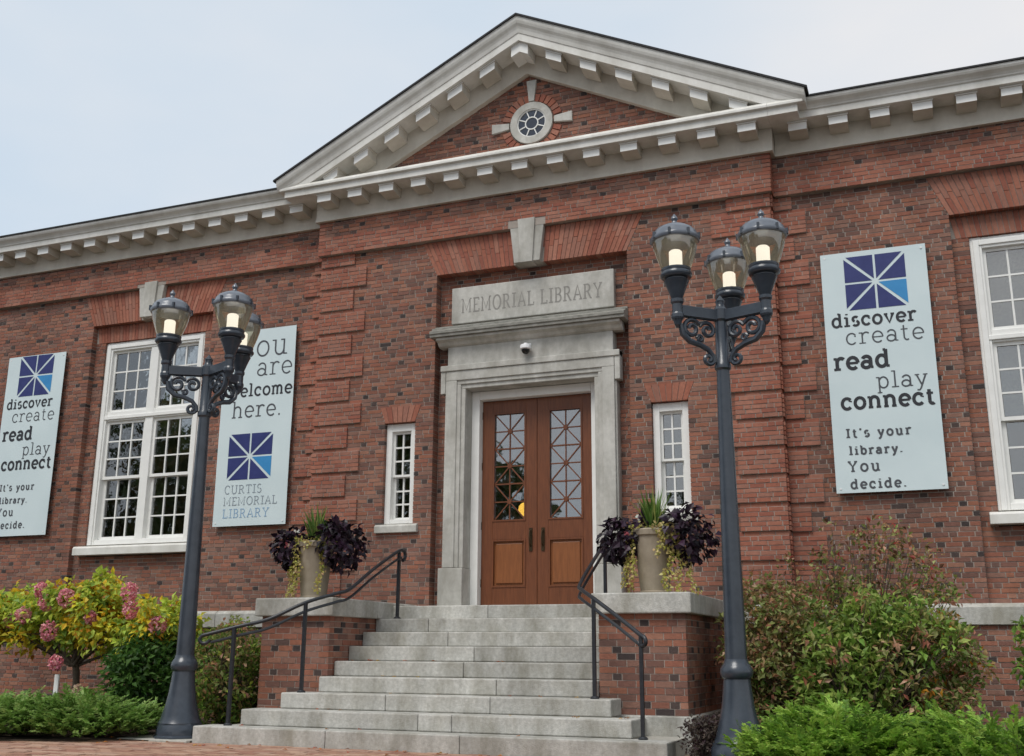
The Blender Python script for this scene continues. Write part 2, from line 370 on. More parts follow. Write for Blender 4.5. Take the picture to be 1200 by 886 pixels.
# quoins at the pavilion corners and on the wing beside them
quo = []
for k in range(26, 116):
    g = k % 6 == 4; blk = (k-5)//6
    wq = .76 if blk % 2 else .56
    for s in (-1, 1):
        xa, xb = sorted((s*WP, s*(WP-wq)))
        quo.append((xa, xb, k*CH, (k+1)*CH))
        if not g: core.box(xa+.006, xb-.006, -.0235, .05, k*CH+.0005, (k+1)*CH-.0005)
        course(k, [(xa, xb)], k*CH, (k+1)*CH, .0 if g else -.03, 'q', .14 if not g else .11)
        wq2 = .40 if blk % 2 else .24
        xa, xb = sorted((s*(WP+.004), s*(WP+wq2)))
        quo.append((xa, xb, k*CH, (k+1)*CH))
        if not g: core.box(xa+.001, xb-.006, WY-.0215, WY+.05, k*CH+.0005, (k+1)*CH-.0005)
        course(k, [(xa, xb)], k*CH, (k+1)*CH, WY if g else WY-.028, 'q', .14 if not g else .11)
        # return face of the pavilion corner
        p = s*(WP+(0 if g else .02))
        za, zb = k*CH+.005, (k+1)*CH-.005
        BR.append(([(min(p,p-s*.10),za),(max(p,p-s*.10),za),(max(p,p-s*.10),zb),(min(p,p-s*.10),zb)], .012, .098 if k % 2 else .19, random.choice(QRED), False))
        if k % 2: BR.append(([(min(p,p-s*.10),za),(max(p,p-s*.10),za),(max(p,p-s*.10),zb),(min(p,p-s*.10),zb)], .12, .075, random.choice(QRED), False))
field(-WP, WP, ZW, ZB, 0, [rec, *sls, arch_d, *arch_s, *quo])
jack_arch(-1.374, 1.374, 107*CH, ZB, -.006, .24, key=(0,.20))
for a in arch_s: jack_arch(a[0], a[1], a[2], a[3], -.004, a[4])
slab(-WP+.012, WP-.012, 0, ZC+.3, 0, [rec, *sls, (-.92,.92,1.2,4.40)])
# recessed panel behind the door surround
YR = .16
field(-1.372, 1.372, ZW, 107*CH, YR, [(-1.17,1.17,ZW,5.10), (-1.16,1.16,5.335,5.84)])
slab(-1.385, 1.385, ZW-.01, 107*CH+.012, YR, [(-.92,.92,1.2,4.40)], .46)
# brick frieze under the cornice: a lower proud band and the field above
for x0, x1, y in ((-WP-.03, WP+.03, -.09), (-12, -WP-.03, WY-.09), (WP+.03, 9.5, WY-.09)):
    holes = [(-.27,.27,ZB,6.66)] if y < 0 else [(-6.48-.28,-6.48+.28,ZB,6.62),(6.48-.28,6.48+.28,ZB,6.62)]
    field(x0, x1, ZB, ZB+5*CH, y, holes, 'q', depth=.14)
    field(x0, x1, ZB+5*CH, ZC+.02, y+.018, (), 'm', depth=.14)
    core.box(x0+.012, x1-.012, y+.027, .4, ZB+.006, ZC+.25); core.box(x0+.008, x1-.008, y+.0065, y+.1, ZB+.004, ZB+5*CH-.004)
for s in (-1, 1):
    for k in range(116, 126):
        p = s*(WP+.034); a = k*CH+.005; b = (k+1)*CH-.005
        BR.append(([(min(p,p-s*.1),a),(max(p,p-s*.1),a),(max(p,p-s*.1),b),(min(p,p-s*.1),b)], -.075, .185, random.choice(QRED), False))
# wings
WX0, WX1, WOX0, WOX1, WZ0, WZ1, WRZ = 5.311, 7.649, 5.507, 7.453, 2.32, 5.757, 6.03
for s, xe in ((-1, 12), (1, 9.5)):
    def mir(a, b): return (a, b) if s > 0 else (-b, -a)
    wrec = (*mir(WX0, WX1), ZW, WRZ); x0, x1 = mir(WP, xe)
    ar = (*mir(WX0, WX1), WRZ, ZB-.004, .22)
    field(x0, x1, ZW, ZB, WY, [wrec, ar, *quo]); slab(*mir(WP-.05, xe), 0, ZC+.3, WY, [wrec])
    jack_arch(*mir(WX0, WX1), WRZ, ZB-.004, WY-.006, .22, key=(s*6.48,.20))
    wop = (*mir(WOX0, WOX1), WZ0, WZ1); YW = WY+.10
    field(*mir(WX0+.002, WX1-.002), ZW, WRZ, YW, [wop, (*mir(WX0, WX1), WZ1, WRZ)])
    jack_arch(*mir(WX0+.05, WX1-.05), WZ1, WRZ, YW-.003, .045)
    slab(*mir(WX0-.01, WX1+.01), ZW-.01, WRZ+.012, YW, [wop], .46)
# base below the water table
for x0, x1, y in ((-WP-.05, -1.6, -.06), (1.6, WP+.05, -.06), (-12, -WP-.05, WY-.06), (WP+.05, 9.5, WY-.06)):
    field(x0, x1, 0, 1.235, y, (), 'm', depth=.13); core.box(x0+.01, x1-.01, y+.0065, .3, -.05, 1.24)
# tympanum
APEX, SL = 9.583, .4974
zt = lambda x: APEX-SL*abs(x)
field(-2.9, 2.9, 7.45, 8.95, -.005, [(-.33,.33,7.83,8.43)], 'm', tri=lambda z: (APEX-.64-z)/SL)
core.prism([(-3.1,7.3),(3.1,7.3),(0,APEX-.5)], .004, .4)
# oculus brick rings
for i in range(30):
    a0, a1 = 2*math.pi*i/30+.02, 2*math.pi*(i+1)/30-.02
    if any(abs(math.remainder((a0+a1)/2-q*math.pi/2, 2*math.pi)) < .13 for q in range(4)): continue
    BR.append(([(.05+r_*math.cos(a), 8.13+r_*math.sin(a)) for r_, a in ((.335,a0),(.335,a1),(.45,a1),(.45,a0))][::-1], -.022, .1, random.choice(QRED), False))
wall = core.build('wall', M_mortar, lib)
bv = {}
def brick_objects(store, parent, limit, key):
    order = sorted(range(len(store)), key=lambda i: key(store[i])); st = MB(); n = 0
    for i in order:
        poly, y, d, c, rect = store[i]
        if rect and n < limit:
            if c not in bv: bv[c] = variants('brick', M_brick, [c])[0]
            o_ = bpy.data.objects.new('brick', bv[c]); COL.objects.link(o_); o_.parent = parent
            (xa, za), (xb, zb) = poly[0], poly[2]
            o_.location = ((xa+xb)/2, y+d/2, (za+zb)/2); o_.scale = (xb-xa, d, zb-za); o_.rotation_euler = (0, 0, rnd(-.006,.006)); n += 1
        else:
            st.prism(poly, y, y+d, c)
    return tag(st.build('brick', M_brick, parent), kind='stuff')
def bkey(b):
    x = sum(p[0] for p in b[0])/4; z = sum(p[1] for p in b[0])/4; u, v, d = project((x, b[1], z))
    w = abs(b[0][1][0]-b[0][0][0])/d
    bad = not (5 < u < 1195 and 5 < v < 640) or (960 < u < 1115 and 270 < v < 580) or w*FPX < 14
    return (1e3 if bad else 0)+d
brick_objects(BR, wall, 300, bkey)

# water table
wtn = 0
for x0, x1, y in ((-WP-.08, -2.58, -.10), (2.58, WP+.08, -.10), (-12, -WP-.08, WY-.10), (WP+.08, 9.5, WY-.10)):
    n = max(1, round((x1-x0)/1.35))
    for i in range(n):
        a, b = x0+(x1-x0)*i/n, x0+(x1-x0)*(i+1)/n
        MB().profx([(y,1.24),(y,1.43),(y+.06,ZW),(.28,ZW+.0),(.28,1.24)], a+.003, b-.003).build('water_table_stone', M_granite, lib, bevel=.006)
# cornices ------------------------------------------------------------
def cornice(x0, x1, y, name, sima):
    m_ = MB()
    m_.profx([(y-.435,7.405),(y-.435,7.49),(y-.45,7.50),(y+.3,7.50),(y+.3,7.4055)], x0, x1)
    if sima: m_.profx([(y-.45,7.501),(y-.455,7.52),(y-.475,7.545),(y-.515,7.575),(y-.53,7.60),(y-.53,7.63),(y+.3,7.63),(y+.3,7.501)], x0, x1)
    else: m_.profx([(y-.45,7.501),(y-.475,7.508),(y-.475,7.54),(y-.43,7.59),(y-.2,7.61),(y+.3,7.61),(y+.3,7.501)], x0, x1)
    o_ = m_.build(name, M_trimw, lib, bevel=.004)
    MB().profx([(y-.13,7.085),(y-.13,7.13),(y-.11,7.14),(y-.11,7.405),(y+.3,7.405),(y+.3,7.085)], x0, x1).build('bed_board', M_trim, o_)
    return o_
def modillion(x, y, parent, z1=7.405, h=.125, slope=0, w=.225, d=.27):
    """scrolled block under the corona, with a small cap"""
    m_ = MB()
    def pr(prof, xa, xb):
        n = len(prof); vs = [(xx, yy, zz+slope*(xx-x)) for xx in (xa, xb) for yy, zz in prof]
        m_.add(vs, [tuple(range(n-1,-1,-1)), tuple(range(n,2*n))]+[(i,(i+1)%n,n+(i+1)%n,n+i) for i in range(n)])
    b = z1-.022
    pr([(y-.095,z1-h-.01),(y-.10-d*.3,z1-h-.012),(y-.10-d*.75,z1-h+.004),(y-.10-d,z1-h+.006),(y-.10-d,b),(y-.095,b)][::-1], x-w/2, x+w/2)
    pr([(y-.095,b),(y-.112-d,b),(y-.112-d,z1-.002),(y-.095,z1-.002)][::-1], x-w/2-.012, x+w/2+.012)
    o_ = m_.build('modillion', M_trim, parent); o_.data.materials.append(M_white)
    for f_ in o_.data.polygons: f_.material_index = int(f_.normal.y < -.6)  # white only on forward faces: lit fronts, shaded undersides painted in
    return o_
cp = cornice(-WP-.08, WP+.08, 0, 'cornice', False)
cpe = MB()
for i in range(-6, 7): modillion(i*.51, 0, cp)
cl = cornice(-12, -WP-.085, WY, 'cornice', True); cr = cornice(WP+.085, 9.5, WY, 'cornice', True)
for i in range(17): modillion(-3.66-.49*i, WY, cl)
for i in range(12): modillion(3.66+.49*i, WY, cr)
# the corona of the pavilion turns the corner
for s in (-1, 1):
    xa, xb = sorted((s*(WP+.081), s*3.70)); m_ = MB()
    m_.profx([(-.435,7.406),(-.435,7.49),(-.45,7.50),(.15,7.50),(.15,7.406)], xa, xb)
    xa2, xb2 = sorted((s*(WP+.081), s*3.77))
    m_.profx([(-.45,7.501),(-.475,7.508),(-.475,7.54),(-.43,7.59),(.15,7.605),(.15,7.501)], xa2, xb2)
    m_.build('cornice_return', M_trimw, cp, bevel=.004)
# raking cornice of the pediment
ped = MB()
def rake(mb, off1, off0, y0, y1, zc, xe):
    for s in (-1, 1):
        poly = [(0, APEX-off1), (s*xe, zt(xe)-off1), (s*xe, zt(xe)-off0), (0, APEX-off0)]
        if s < 0: poly = poly[::-1]
        poly = clip(poly, lambda p: p[1]-zc)
        if len(poly) > 2: mb.prism(poly, y0, y1)
rake(ped, .70, .37, -.09, .3, 7.50, 3.8)
RP = [(.3,.37),(-.4385,.37),(-.4385,.265),(-.45,.255),(-.455,.235),(-.463,.20),(-.478,.165),(-.505,.13),(-.52,.095),(-.525,.07),(-.525,.03),(.3,.03)]
pedc = MB()
for s in (-1, 1):
    n = len(RP); XM = (APEX-.37-7.503)/SL; XE = 3.80
    secs = [[(0, y, APEX-o) for y, o in RP], [(s*XM, y, zt(XM)-o) for y, o in RP], [(s*XE, y, max(zt(XE)-o, 7.503+.001*i)) for i, (y, o) in enumerate(RP)]]
    vs = [v for q in secs for v in q]; fs = [tuple(range(2*n, 3*n)), tuple(range(n-1,-1,-1))]
    for j in range(2): fs += [(j*n+i, (j+1)*n+i, (j+1)*n+(i+1)%n, j*n+(i+1)%n) for i in range(n)]
    pedc.add(vs, fs if s < 0 else [f[::-1] for f in fs])
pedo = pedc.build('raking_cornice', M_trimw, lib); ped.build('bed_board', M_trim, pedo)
for i in range(-6, 7):
    x = i*.495
    if i == 0:
        m_ = MB()
        for s in (-1, 1):
            pl = [(0,APEX-.372-.15),(s*.125,zt(.125)-.372-.15),(s*.125,zt(.125)-.372),(0,APEX-.372)]
            m_.prism(pl if s > 0 else pl[::-1], -.39, -.085)
        m_.build('modillion', M_white, pedo)
    else:
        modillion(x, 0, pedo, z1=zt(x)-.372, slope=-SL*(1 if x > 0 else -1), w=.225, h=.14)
rf = MB(); rake(rf, .03, .002, -.55, 3.6, 7.0, 3.84)
roof = rf.build('roof', M_roof, lib)
for x0, x1 in ((-12, -3.845), (3.845, 9.5)):
    MB().profx([(WY-.55,7.631),(WY-.55,7.652),(6,9.6),(6,7.631)], x0, x1).build('roof', M_roof, lib)
# rows of slates over the eaves edge of the wings give the broken dark line
# oculus
oc = MB(); OX, OZ = .05, 8.13
def ring(mb, r0, r1, y0, y1, n=40):
    vs = []; fs = []
    for r_, y in ((r0,y0),(r1,y0),(r1,y1),(r0,y1)):
        for i in range(n): a = 2*math.pi*i/n; vs.append((OX+r_*math.cos(a), y, OZ+r_*math.sin(a)))
    for q in range(4):
        for i in range(n): fs.append((q*n+i, ((q+1)%4)*n+i, ((q+1)%4)*n+(i+1)%n, q*n+(i+1)%n))
    mb.add(vs, fs)
ring(oc, .215, .315, -.05, .12); ocu = oc.build('oculus_window', M_lime, lib)
sp_ = MB(); ring(sp_, .20, .216, -.035, .0); ring(sp_, .085, .10, -.03, -.004)
for i in range(8):
    a = 2*math.pi*(i+.5)/8; ca, sa = math.cos(a), math.sin(a)
    q = [(OX+ca*r_+sa*w_, OZ+sa*r_-ca*w_) for r_, w_ in ((.095,-.007),(.095,.007),(.205,.007),(.205,-.007))]
    sp_.prism(q, -.028, -.005)
sp_.build('muntin', M_white, ocu)
def disc(r, y, x, z, n=24): return MB().add([(x+r*math.cos(2*math.pi*i/n), y, z+r*math.sin(2*math.pi*i/n)) for i in range(n)], [tuple(range(n-1,-1,-1))])
for i in range(8):
    a0, a1 = 2*math.pi*(i-.5+.04)/8, 2*math.pi*(i+.5-.04)/8
    pts = [(OX+.101*math.cos(a), OZ+.101*math.sin(a)) for a in (a0, (a0+a1)/2, a1)]+[(OX+.20*math.cos(a), OZ+.20*math.sin(a)) for a in (a1, (a0+a1)/2, a0)]
    MB().prism(pts, -.017, -.014).build('pane', M_panek, ocu)
MB().prism([(OX+.085*math.cos(2*math.pi*i/16), OZ+.085*math.sin(2*math.pi*i/16)) for i in range(16)], -.017, -.014).build('pane', M_panek, ocu)
M_void = mat('dark_void', (.06,.08,.11), (.09,.11,.15), .9, 3)
bk = disc(.22, .001, OX, OZ).build('backing', M_void, ocu)
for i, (L0, L1, w0, w1) in enumerate(((.335,.60,.045,.075),(.335,.66,.04,.075),(.335,.60,.045,.075))):
    a = (0, math.pi/2, math.pi)[i]; ca, sa = math.cos(a), math.sin(a)
    q = [(OX+ca*r_+sa*w_, OZ+sa*r_-ca*w_) for r_, w_ in ((L0,-w0),(L0,w0),(L1,w1),(L1,-w1))]
    MB().prism(q, -.045, .06).build('keystone', M_lime, lib, bevel=.005)
# keystones above door and windows
for x, y, z0, z1 in ((0,-.005,6.05,6.66), (-6.48,WY-.005,6.06,6.62), (6.48,WY-.005,6.06,6.62)):
    ks = MB(); ks.prism([(x-.185,z0),(x+.185,z0),(x+.255,z1),(x-.255,z1)], y-.075, y+.2)
    ks.prism([(x-.09,z0-.015),(x+.09,z0-.015),(x+.125,z1+.01),(x-.125,z1+.01)], y-.105, y+.1)
    ks.build('keystone', M_lime, lib, bevel=.006)
# interior shell, dark rooms behind the glass
it = MB()
it.add([(-12,.5,.6),(9.5,.5,.6),(9.5,5.5,.6),(-12,5.5,.6),(-12,.5,6.3),(9.5,.5,6.3),(9.5,5.5,6.3),(-12,5.5,6.3)], [(0,1,2,3),(7,6,5,4),(3,2,6,7),(0,3,7,4),(1,5,6,2)])
it.build('interior', M_dark, lib)

# ------------------------------------------------------------------ windows
def pane(x0, x1, z0, z1, y, parent, material=None):
    t1, t2 = rnd(-.012,.012), rnd(-.012,.012); o_ = MB().box(-(x1-x0)/2, (x1-x0)/2, -.002, .002, -(z1-z0)/2, (z1-z0)/2).build('pane', material or M_pane, parent)
    o_.location = ((x0+x1)/2, y, (z0+z1)/2); o_.rotation_euler = (t1, 0, t2)
    return o_
def sash(x0, x1, z0, z1, y, nx, nz_, parent, rail=.05, name='sash'):
    m_ = MB(); d = .04
    m_.box(x0, x0+rail, y, y+d, z0, z1); m_.box(x1-rail, x1, y, y+d, z0, z1)
    m_.box(x0+rail, x1-rail, y+.001, y+d-.001, z0, z0+rail); m_.box(x0+rail, x1-rail, y+.001, y+d-.001, z1-rail, z1)
    gx0, gx1, gz0, gz1 = x0+rail, x1-rail, z0+rail, z1-rail
    for i in range(1, nx): xc = gx0+(gx1-gx0)*i/nx; m_.box(xc-.011, xc+.011, y+.006, y+d-.006, gz0, gz1)
    for j in range(1, nz_): zc = gz0+(gz1-gz0)*j/nz_; m_.box(gx0, gx1, y+.008, y+d-.008, zc-.011, zc+.011)
    m_.build(name, M_white, parent)
    for i in range(nx):
        for j in range(nz_):
            a0, a1 = gx0+(gx1-gx0)*i/nx, gx0+(gx1-gx0)*(i+1)/nx; b0, b1 = gz0+(gz1-gz0)*j/nz_, gz0+(gz1-gz0)*(j+1)/nz_
            pane(a0+.006, a1-.006, b0+.006, b1-.006, y+d*.55, parent)
def big_window(s, label):
    x0, x1 = (WOX0, WOX1) if s > 0 else (-WOX1, -WOX0); y = WY+.10; xc = (x0+x1)/2; m_ = MB()
    m_.box(x0, x0+.13, y+.03, y+.2, 2.49, WZ1); m_.box(x1-.13, x1, y+.03, y+.2, 2.49, WZ1); m_.box(x0+.13, x1-.13, y+.032, y+.2, WZ1-.14, WZ1-.004)
    m_.box(x0+.13, x1-.13, y+.034, y+.2, 2.492, 2.57)
    m_.box(x0+.035, x0+.1, y+.012, y+.03, 2.49, WZ1-.04); m_.box(x1-.1, x1-.035, y+.012, y+.03, 2.49, WZ1-.04); m_.box(x0+.1, x1-.1, y+.014, y+.032, WZ1-.105, WZ1-.04)
    m_.box(xc-.075, xc+.075, y+.04, y+.2, 2.57, WZ1-.14)
    m_.box(x0+.13, xc-.075, y+.042, y+.2, 4.45, 4.60); m_.box(xc+.075, x1-.13, y+.042, y+.2, 4.45, 4.60); m_.box(x0+.1, x1-.1, y+.018, y+.04, 4.475, 4.53)
    w_ = m_.build('window', M_white, lib, bevel=.006); w_['label'] = label
    MB().profx([(WY-.05,2.325),(WY-.05,2.43),(WY-.03,2.46),(y+.2,2.49),(y+.2,2.325)], x0-.10, x1+.10).build('window_sill', M_trimw, w_, bevel=.006)
    for a, b in ((x0+.13, xc-.075), (xc+.075, x1-.13)):
        sash(a, b, 4.60, WZ1-.14, y+.08, 3, 3, w_, .04)
        sash(a, b, 3.52, 4.45, y+.075, 3, 3, w_, .045)
        sash(a, b, 2.57, 3.565, y+.125, 3, 3, w_, .055)
    return w_
wl_ = big_window(-1, 'tall white window between two blue banners'); wr_ = big_window(1, 'tall white window at the right with blinds')
# blinds and net curtains
def curtain(x0, x1, z0, z1, y, parent, name, material, amp=.02, n=40):
    m_ = MB(); vs = []; fs = []
    for i in range(n+1):
        x = x0+(x1-x0)*i/n; yy = y+amp*math.sin(i*1.9)+amp*.5*math.sin(i*.7); vs += [(x,yy,z0),(x,yy,z1)]
    for i in range(n): fs.append((2*i,2*i+2,2*i+3,2*i+1))
    m_.add(vs, fs); return m_.build(name, material, parent)
curtain(-7.3, -6.5, 5.15, 5.6, .62, wl_, 'curtain', M_curt); curtain(-6.45, -5.6, 5.1, 5.6, .62, wl_, 'curtain', M_curt)
for a, b, z in ((5.63, 6.42, 4.63), (6.54, 7.33, 4.63)):
    for zz, zl in ((5.6, 4.63), (4.43, 3.62)):
        curtain(a, b, zl, zz, .60, wr_, 'blind', M_blind, amp=.004, n=12)
def sidelight(a, b, label):
    m_ = MB(); y = .06
    m_.box(a, a+.085, y, y+.16, 2.59, 3.968); m_.box(b-.085, b, y, y+.16, 2.59, 3.968); m_.box(a+.085, b-.085, y+.002, y+.16, 3.86, 3.966); m_.box(a+.085, b-.085, y+.002, y+.16, 2.592, 2.65)
    w_ = m_.build('window', M_white, lib, bevel=.005); w_['label'] = label
    MB().profx([(-.055,2.462),(-.055,2.55),(-.03,2.575),(y+.15,2.60),(y+.15,2.462)], a-.085, b+.085).build('window_sill', M_lime, w_, bevel=.006)
    sash(a+.085, b-.085, 3.235, 3.86, y+.05, 2, 3, w_, .03); sash(a+.085, b-.085, 2.65, 3.26, y+.095, 2, 3, w_, .034)
sidelight(*sls[0][:2], 'narrow white window left of the door'); sidelight(*sls[1][:2], 'narrow white window right of the door')

# ------------------------------------------------------------------ doorway
ds = MB()
# jambs with crossettes, stepped architrave mouldings
for s in (-1, 1):
    def P(a, b): return sorted((s*a, s*b))
    xa, xb = P(.907, 1.205); ds.box(xa, xb, .0, .34, 1.98, 4.372)
    xa, xb = P(.965, 1.175); ds.box(xa, xb, -.022, .0, 1.98, 4.43)
    xa, xb = P(1.02, 1.185); ds.box(xa, xb, -.04, -.022, 1.98, 4.485)
    xa, xb = P(1.19, 1.262); ds.box(xa, xb, -.038, .12, 4.31, 4.70)
    xa, xb = P(.89, 1.235); ds.box(xa, xb, -.055, .34, 1.465, 1.975)
ds.box(-1.205, 1.205, .001, .34, 4.372, 4.70)
ds.box(-1.175, 1.175, -.021, .001, 4.43, 4.69); ds.box(-1.185, 1.185, -.039, -.021, 4.485, 4.62); ds.box(-1.262, 1.262, -.056, .1, 4.62, 4.70)
ds.box(-1.17, 1.17, -.02, .3, 4.70, 4.965)
sur = ds.build('door_surround', M_lime, lib, bevel=.008)
lc = MB(); lc.profx([(-.02,4.965),(-.06,4.985),(-.09,5.02),(-.15,5.045),(-.15,5.08),(.1,5.08),(.1,4.965)], -1.30, 1.30); lc.build('lintel_moulding', M_lime, sur, bevel=.004)
lc = MB(); lc.profx([(-.19,5.081),(-.19,5.12),(-.205,5.125),(-.205,5.165),(-.12,5.20),(-.12,5.225),(-.03,5.245),(-.03,5.27),(.12,5.30),(.12,5.081)], -1.375, 1.375); lc.build('lintel_cornice', M_limed, sur, bevel=.005)
plate = bx('sign_plate', -1.172, 1.172, .07, .3, 5.322, 5.852, M_lime, lib, bevel=.012)
# wooden inner frame
fr = MB()
for s in (-1, 1):
    xa, xb = sorted((s*.79, s*.905)); fr.box(xa, xb, .22, .42, 1.468, 4.368)
fr.box(-.79, .79, .222, .42, 4.25, 4.367); fr.build('door_frame', M_white, sur, bevel=.008)
bx('door_threshold', -.905, .905, .15, .45, 1.462, 1.478, M_granite, sur)
def door_leaf(x0, x1, hx, label):
    y0, y1 = .335, .385; st = .155; m_ = MB()
    zb, zt_ = 1.482, 4.245; g0, g1 = 2.60, 4.075; p0, p1 = 1.74, 2.36
    m_.box(x0, x0+st, y0, y1, zb, zt_); m_.box(x1-st, x1, y0, y1, zb, zt_)
    m_.box(x0+st, x1-st, y0+.001, y1, zb, p0); m_.box(x0+st, x1-st, y0+.001, y1, p1, g0); m_.box(x0+st, x1-st, y0+.001, y1, g1, zt_)
    d = m_.build('door', M_wood, lib, bevel=.004); d['label'] = label
    MB().box(x0+st, x1-st, y0+.03, y1, p0, p1).build('door_panel', M_woodp, d)
    MB().prism([(x0+st+.05,p0+.05),(x1-st-.05,p0+.05),(x1-st-.05,p1-.05),(x0+st+.05,p1-.05)], y0+.012, y0+.032).build('door_panel', M_woodp, d, bevel=.01)
    md = MB()
    for (a, b, z0, z1) in ((x0+st,x1-st,p0,p1),(x0+st,x1-st,g0,g1)):
        w = .022; md.box(a, a+w, y0-.008, y0+.02, z0, z1); md.box(b-w, b, y0-.008, y0+.02, z0, z1); md.box(a+w, b-w, y0-.007, y0+.02, z0, z0+w); md.box(a+w, b-w, y0-.007, y0+.02, z1-w, z1)
    md.build('moulding', M_wood, d)
    gx0, gx1 = x0+st+.022, x1-st-.022; gz0, gz1 = g0+.022, g1-.022; gh = (gz1-gz0)/3; xc = (gx0+gx1)/2
    mu = MB()
    for j in range(3):
        za, zb2 = gz0+gh*j, gz0+gh*(j+1); zc = (za+zb2)/2; yy = y0+.02
        for (A, B) in (((gx0,za),(gx1,zb2)),((gx0,zb2),(gx1,za)),((gx0,zc),(gx1,zc)),((xc,za),(xc,zb2))):
            v = Vector((B[0]-A[0], B[1]-A[1])).normalized(); n = Vector((-v.y, v.x))*.0075
            mu.prism([(A[0]-n.x,A[1]-n.y),(B[0]-n.x,B[1]-n.y),(B[0]+n.x,B[1]+n.y),(A[0]+n.x,A[1]+n.y)], yy-.004*rnd(.2,1), yy+.018)
        if j: mu.box(gx0, gx1, yy-.006, yy+.019, za-.009, za+.009)
        mu.prism([(xc+.034*math.cos(t*math.pi/4), zc+.034*math.sin(t*math.pi/4)) for t in range(8)], yy-.012, yy+.02)
        # eight triangular panes in each square
        C_ = (xc, zc); P8 = [(gx1,zc),(gx1,zb2),(xc,zb2),(gx0,zb2),(gx0,zc),(gx0,za),(xc,za),(gx1,za)]
        for q in range(8):
            tri = [C_, P8[q], P8[(q+1)%8]]; MB().prism(tri, yy+.008, yy+.011).build('pane', M_paned, d)
    mu.build('muntin', M_wood, d)
    h = MB(); h.box(hx-.022, hx+.022, y0-.012, y0-.001, 2.20, 2.50)
    h.tube([(hx,y0-.01,2.26),(hx,y0-.05,2.29),(hx,y0-.06,2.37),(hx,y0-.05,2.45),(hx,y0-.01,2.47)], .010, 8); h.build('door_handle', M_brass, d)
door_leaf(-.788, -.003, -.085, 'left leaf of the wooden door, darker glass'); door_leaf(.003, .788, .085, 'right leaf of the wooden door, grey glass')
for z in (1.75, 2.5, 3.3, 4.0): bx('hinge', -.80, -.784, .325, .336, z, z+.1, M_brass, sur)

# ------------------------------------------------------------------ slab-serif stroke lettering
def arc(cx, cy, rx, ry, a0, a1, n=14): return [(cx+rx*math.cos(R(a0+(a1-a0)*i/n)), cy+ry*math.sin(R(a0+(a1-a0)*i/n))) for i in range(n+1)]
def sf(x, y, a=.16, b=.16): return [(x-a*1.25, y), (x+b*1.25, y)]
T = {}
T['a'] = (.98, [arc(.42,.28,.34,.28,20,380), [(.78,0),(.78,.66)], arc(.45,.66,.33,.34,0,155), [(.78,.03),(.98,.03)]])
T['b'] = (1.0, [[(.18,0),(.18,1.5)], sf(.18,1.47,.18,0), arc(.53,.5,.38,.5,155,-155)])
T['c'] = (.92, [arc(.5,.5,.42,.5,40,318), [(.82,.78),(.78,.66)]])
T['d'] = (1.08, [[(.84,0),(.84,1.5)], sf(.84,1.47,.18,0), sf(.84,.03,0,.2), arc(.48,.5,.40,.5,25,335)])
T['e'] = (.96, [arc(.5,.5,.42,.5,0,315), [(.08,.5),(.92,.5)]])
T['h'] = (1.12, [[(.22,0),(.22,1.5)], sf(.22,1.47,.2,0), sf(.22,.03), arc(.56,.64,.34,.36,180,0), [(.90,.64),(.90,0)], sf(.90,.03)])
T['i'] = (.55, [[(.28,0),(.28,1.0)], sf(.28,.03,.24,.24), sf(.28,.97,.22,0), [(.28,1.28),(.28,1.42)]])
T['l'] = (.55, [[(.28,0),(.28,1.5)], sf(.28,.03,.24,.24), sf(.28,1.47,.22,0)])
T['m'] = (1.55, [[(.2,0),(.2,1)], sf(.2,.97,.2,0), sf(.2,.03), arc(.48,.66,.28,.34,180,0), [(.76,.66),(.76,0)], sf(.76,.03,.12,.12), arc(1.04,.66,.28,.34,180,0), [(1.32,.66),(1.32,0)], sf(1.32,.03)])
T['n'] = (1.12, [[(.22,0),(.22,1)], sf(.22,.97,.2,0), sf(.22,.03), arc(.56,.64,.34,.36,180,0), [(.90,.64),(.90,0)], sf(.90,.03)])
T['o'] = (1.0, [arc(.5,.5,.42,.5,0,360,20)])
T['p'] = (1.05, [[(.22,-.45),(.22,1)], sf(.22,.97,.2,0), sf(.22,-.42), arc(.57,.5,.38,.5,155,-155)])
T['r'] = (.82, [[(.25,0),(.25,1)], sf(.25,.97,.22,0), sf(.25,.03,.22,.22), arc(.58,.60,.33,.40,180,45)])
T['s'] = (.82, [arc(.42,.74,.28,.26,40,250), arc(.42,.26,.30,.26,75,-150)])
T['t'] = (.72, [[(.28,1.32),(.28,.3)], arc(.50,.28,.22,.28,180,310), [(.04,.97),(.60,.97)]])
T['u'] = (1.12, [[(.22,1),(.22,.36)], sf(.22,.97,.2,0), arc(.54,.36,.32,.36,180,360), [(.86,1),(.86,0)], sf(.86,.97,.2,0), sf(.86,.03,0,.2)])
T['v'] = (1.0, [[(.12,.97),(.5,0),(.88,.97)], sf(.12,.97,.12,.18), sf(.88,.97,.18,.12)])
T['w'] = (1.45, [[(.12,.97),(.42,0),(.72,.9),(1.02,0),(1.32,.97)], sf(.12,.97,.12,.18), sf(1.32,.97,.18,.12)])
T['y'] = (1.0, [[(.12,.97),(.5,.05)], [(.88,.97),(.42,-.25),(.30,-.42),(.10,-.40)], sf(.12,.97,.12,.18), sf(.88,.97,.18,.12)])
T["'"] = (.30, [[(.15,1.45),(.13,1.12)]])
T['.'] = (.35, [[(.15,-.02),(.15,.14)]])
T[' '] = (.5, [])
T['A'] = (1.25, [[(.1,0),(.62,1.4),(1.14,0)], [(.30,.48),(.94,.48)], sf(.1,.03,.1,.2), sf(1.14,.03,.2,.1)])
T['B'] = (1.05, [[(.22,0),(.22,1.4)], [(.02,1.37),(.55,1.37)], arc(.52,1.05,.33,.32,90,-90), [(.22,.73),(.55,.73)], arc(.52,.37,.40,.36,90,-90), [(.02,.02),(.55,.02)]])
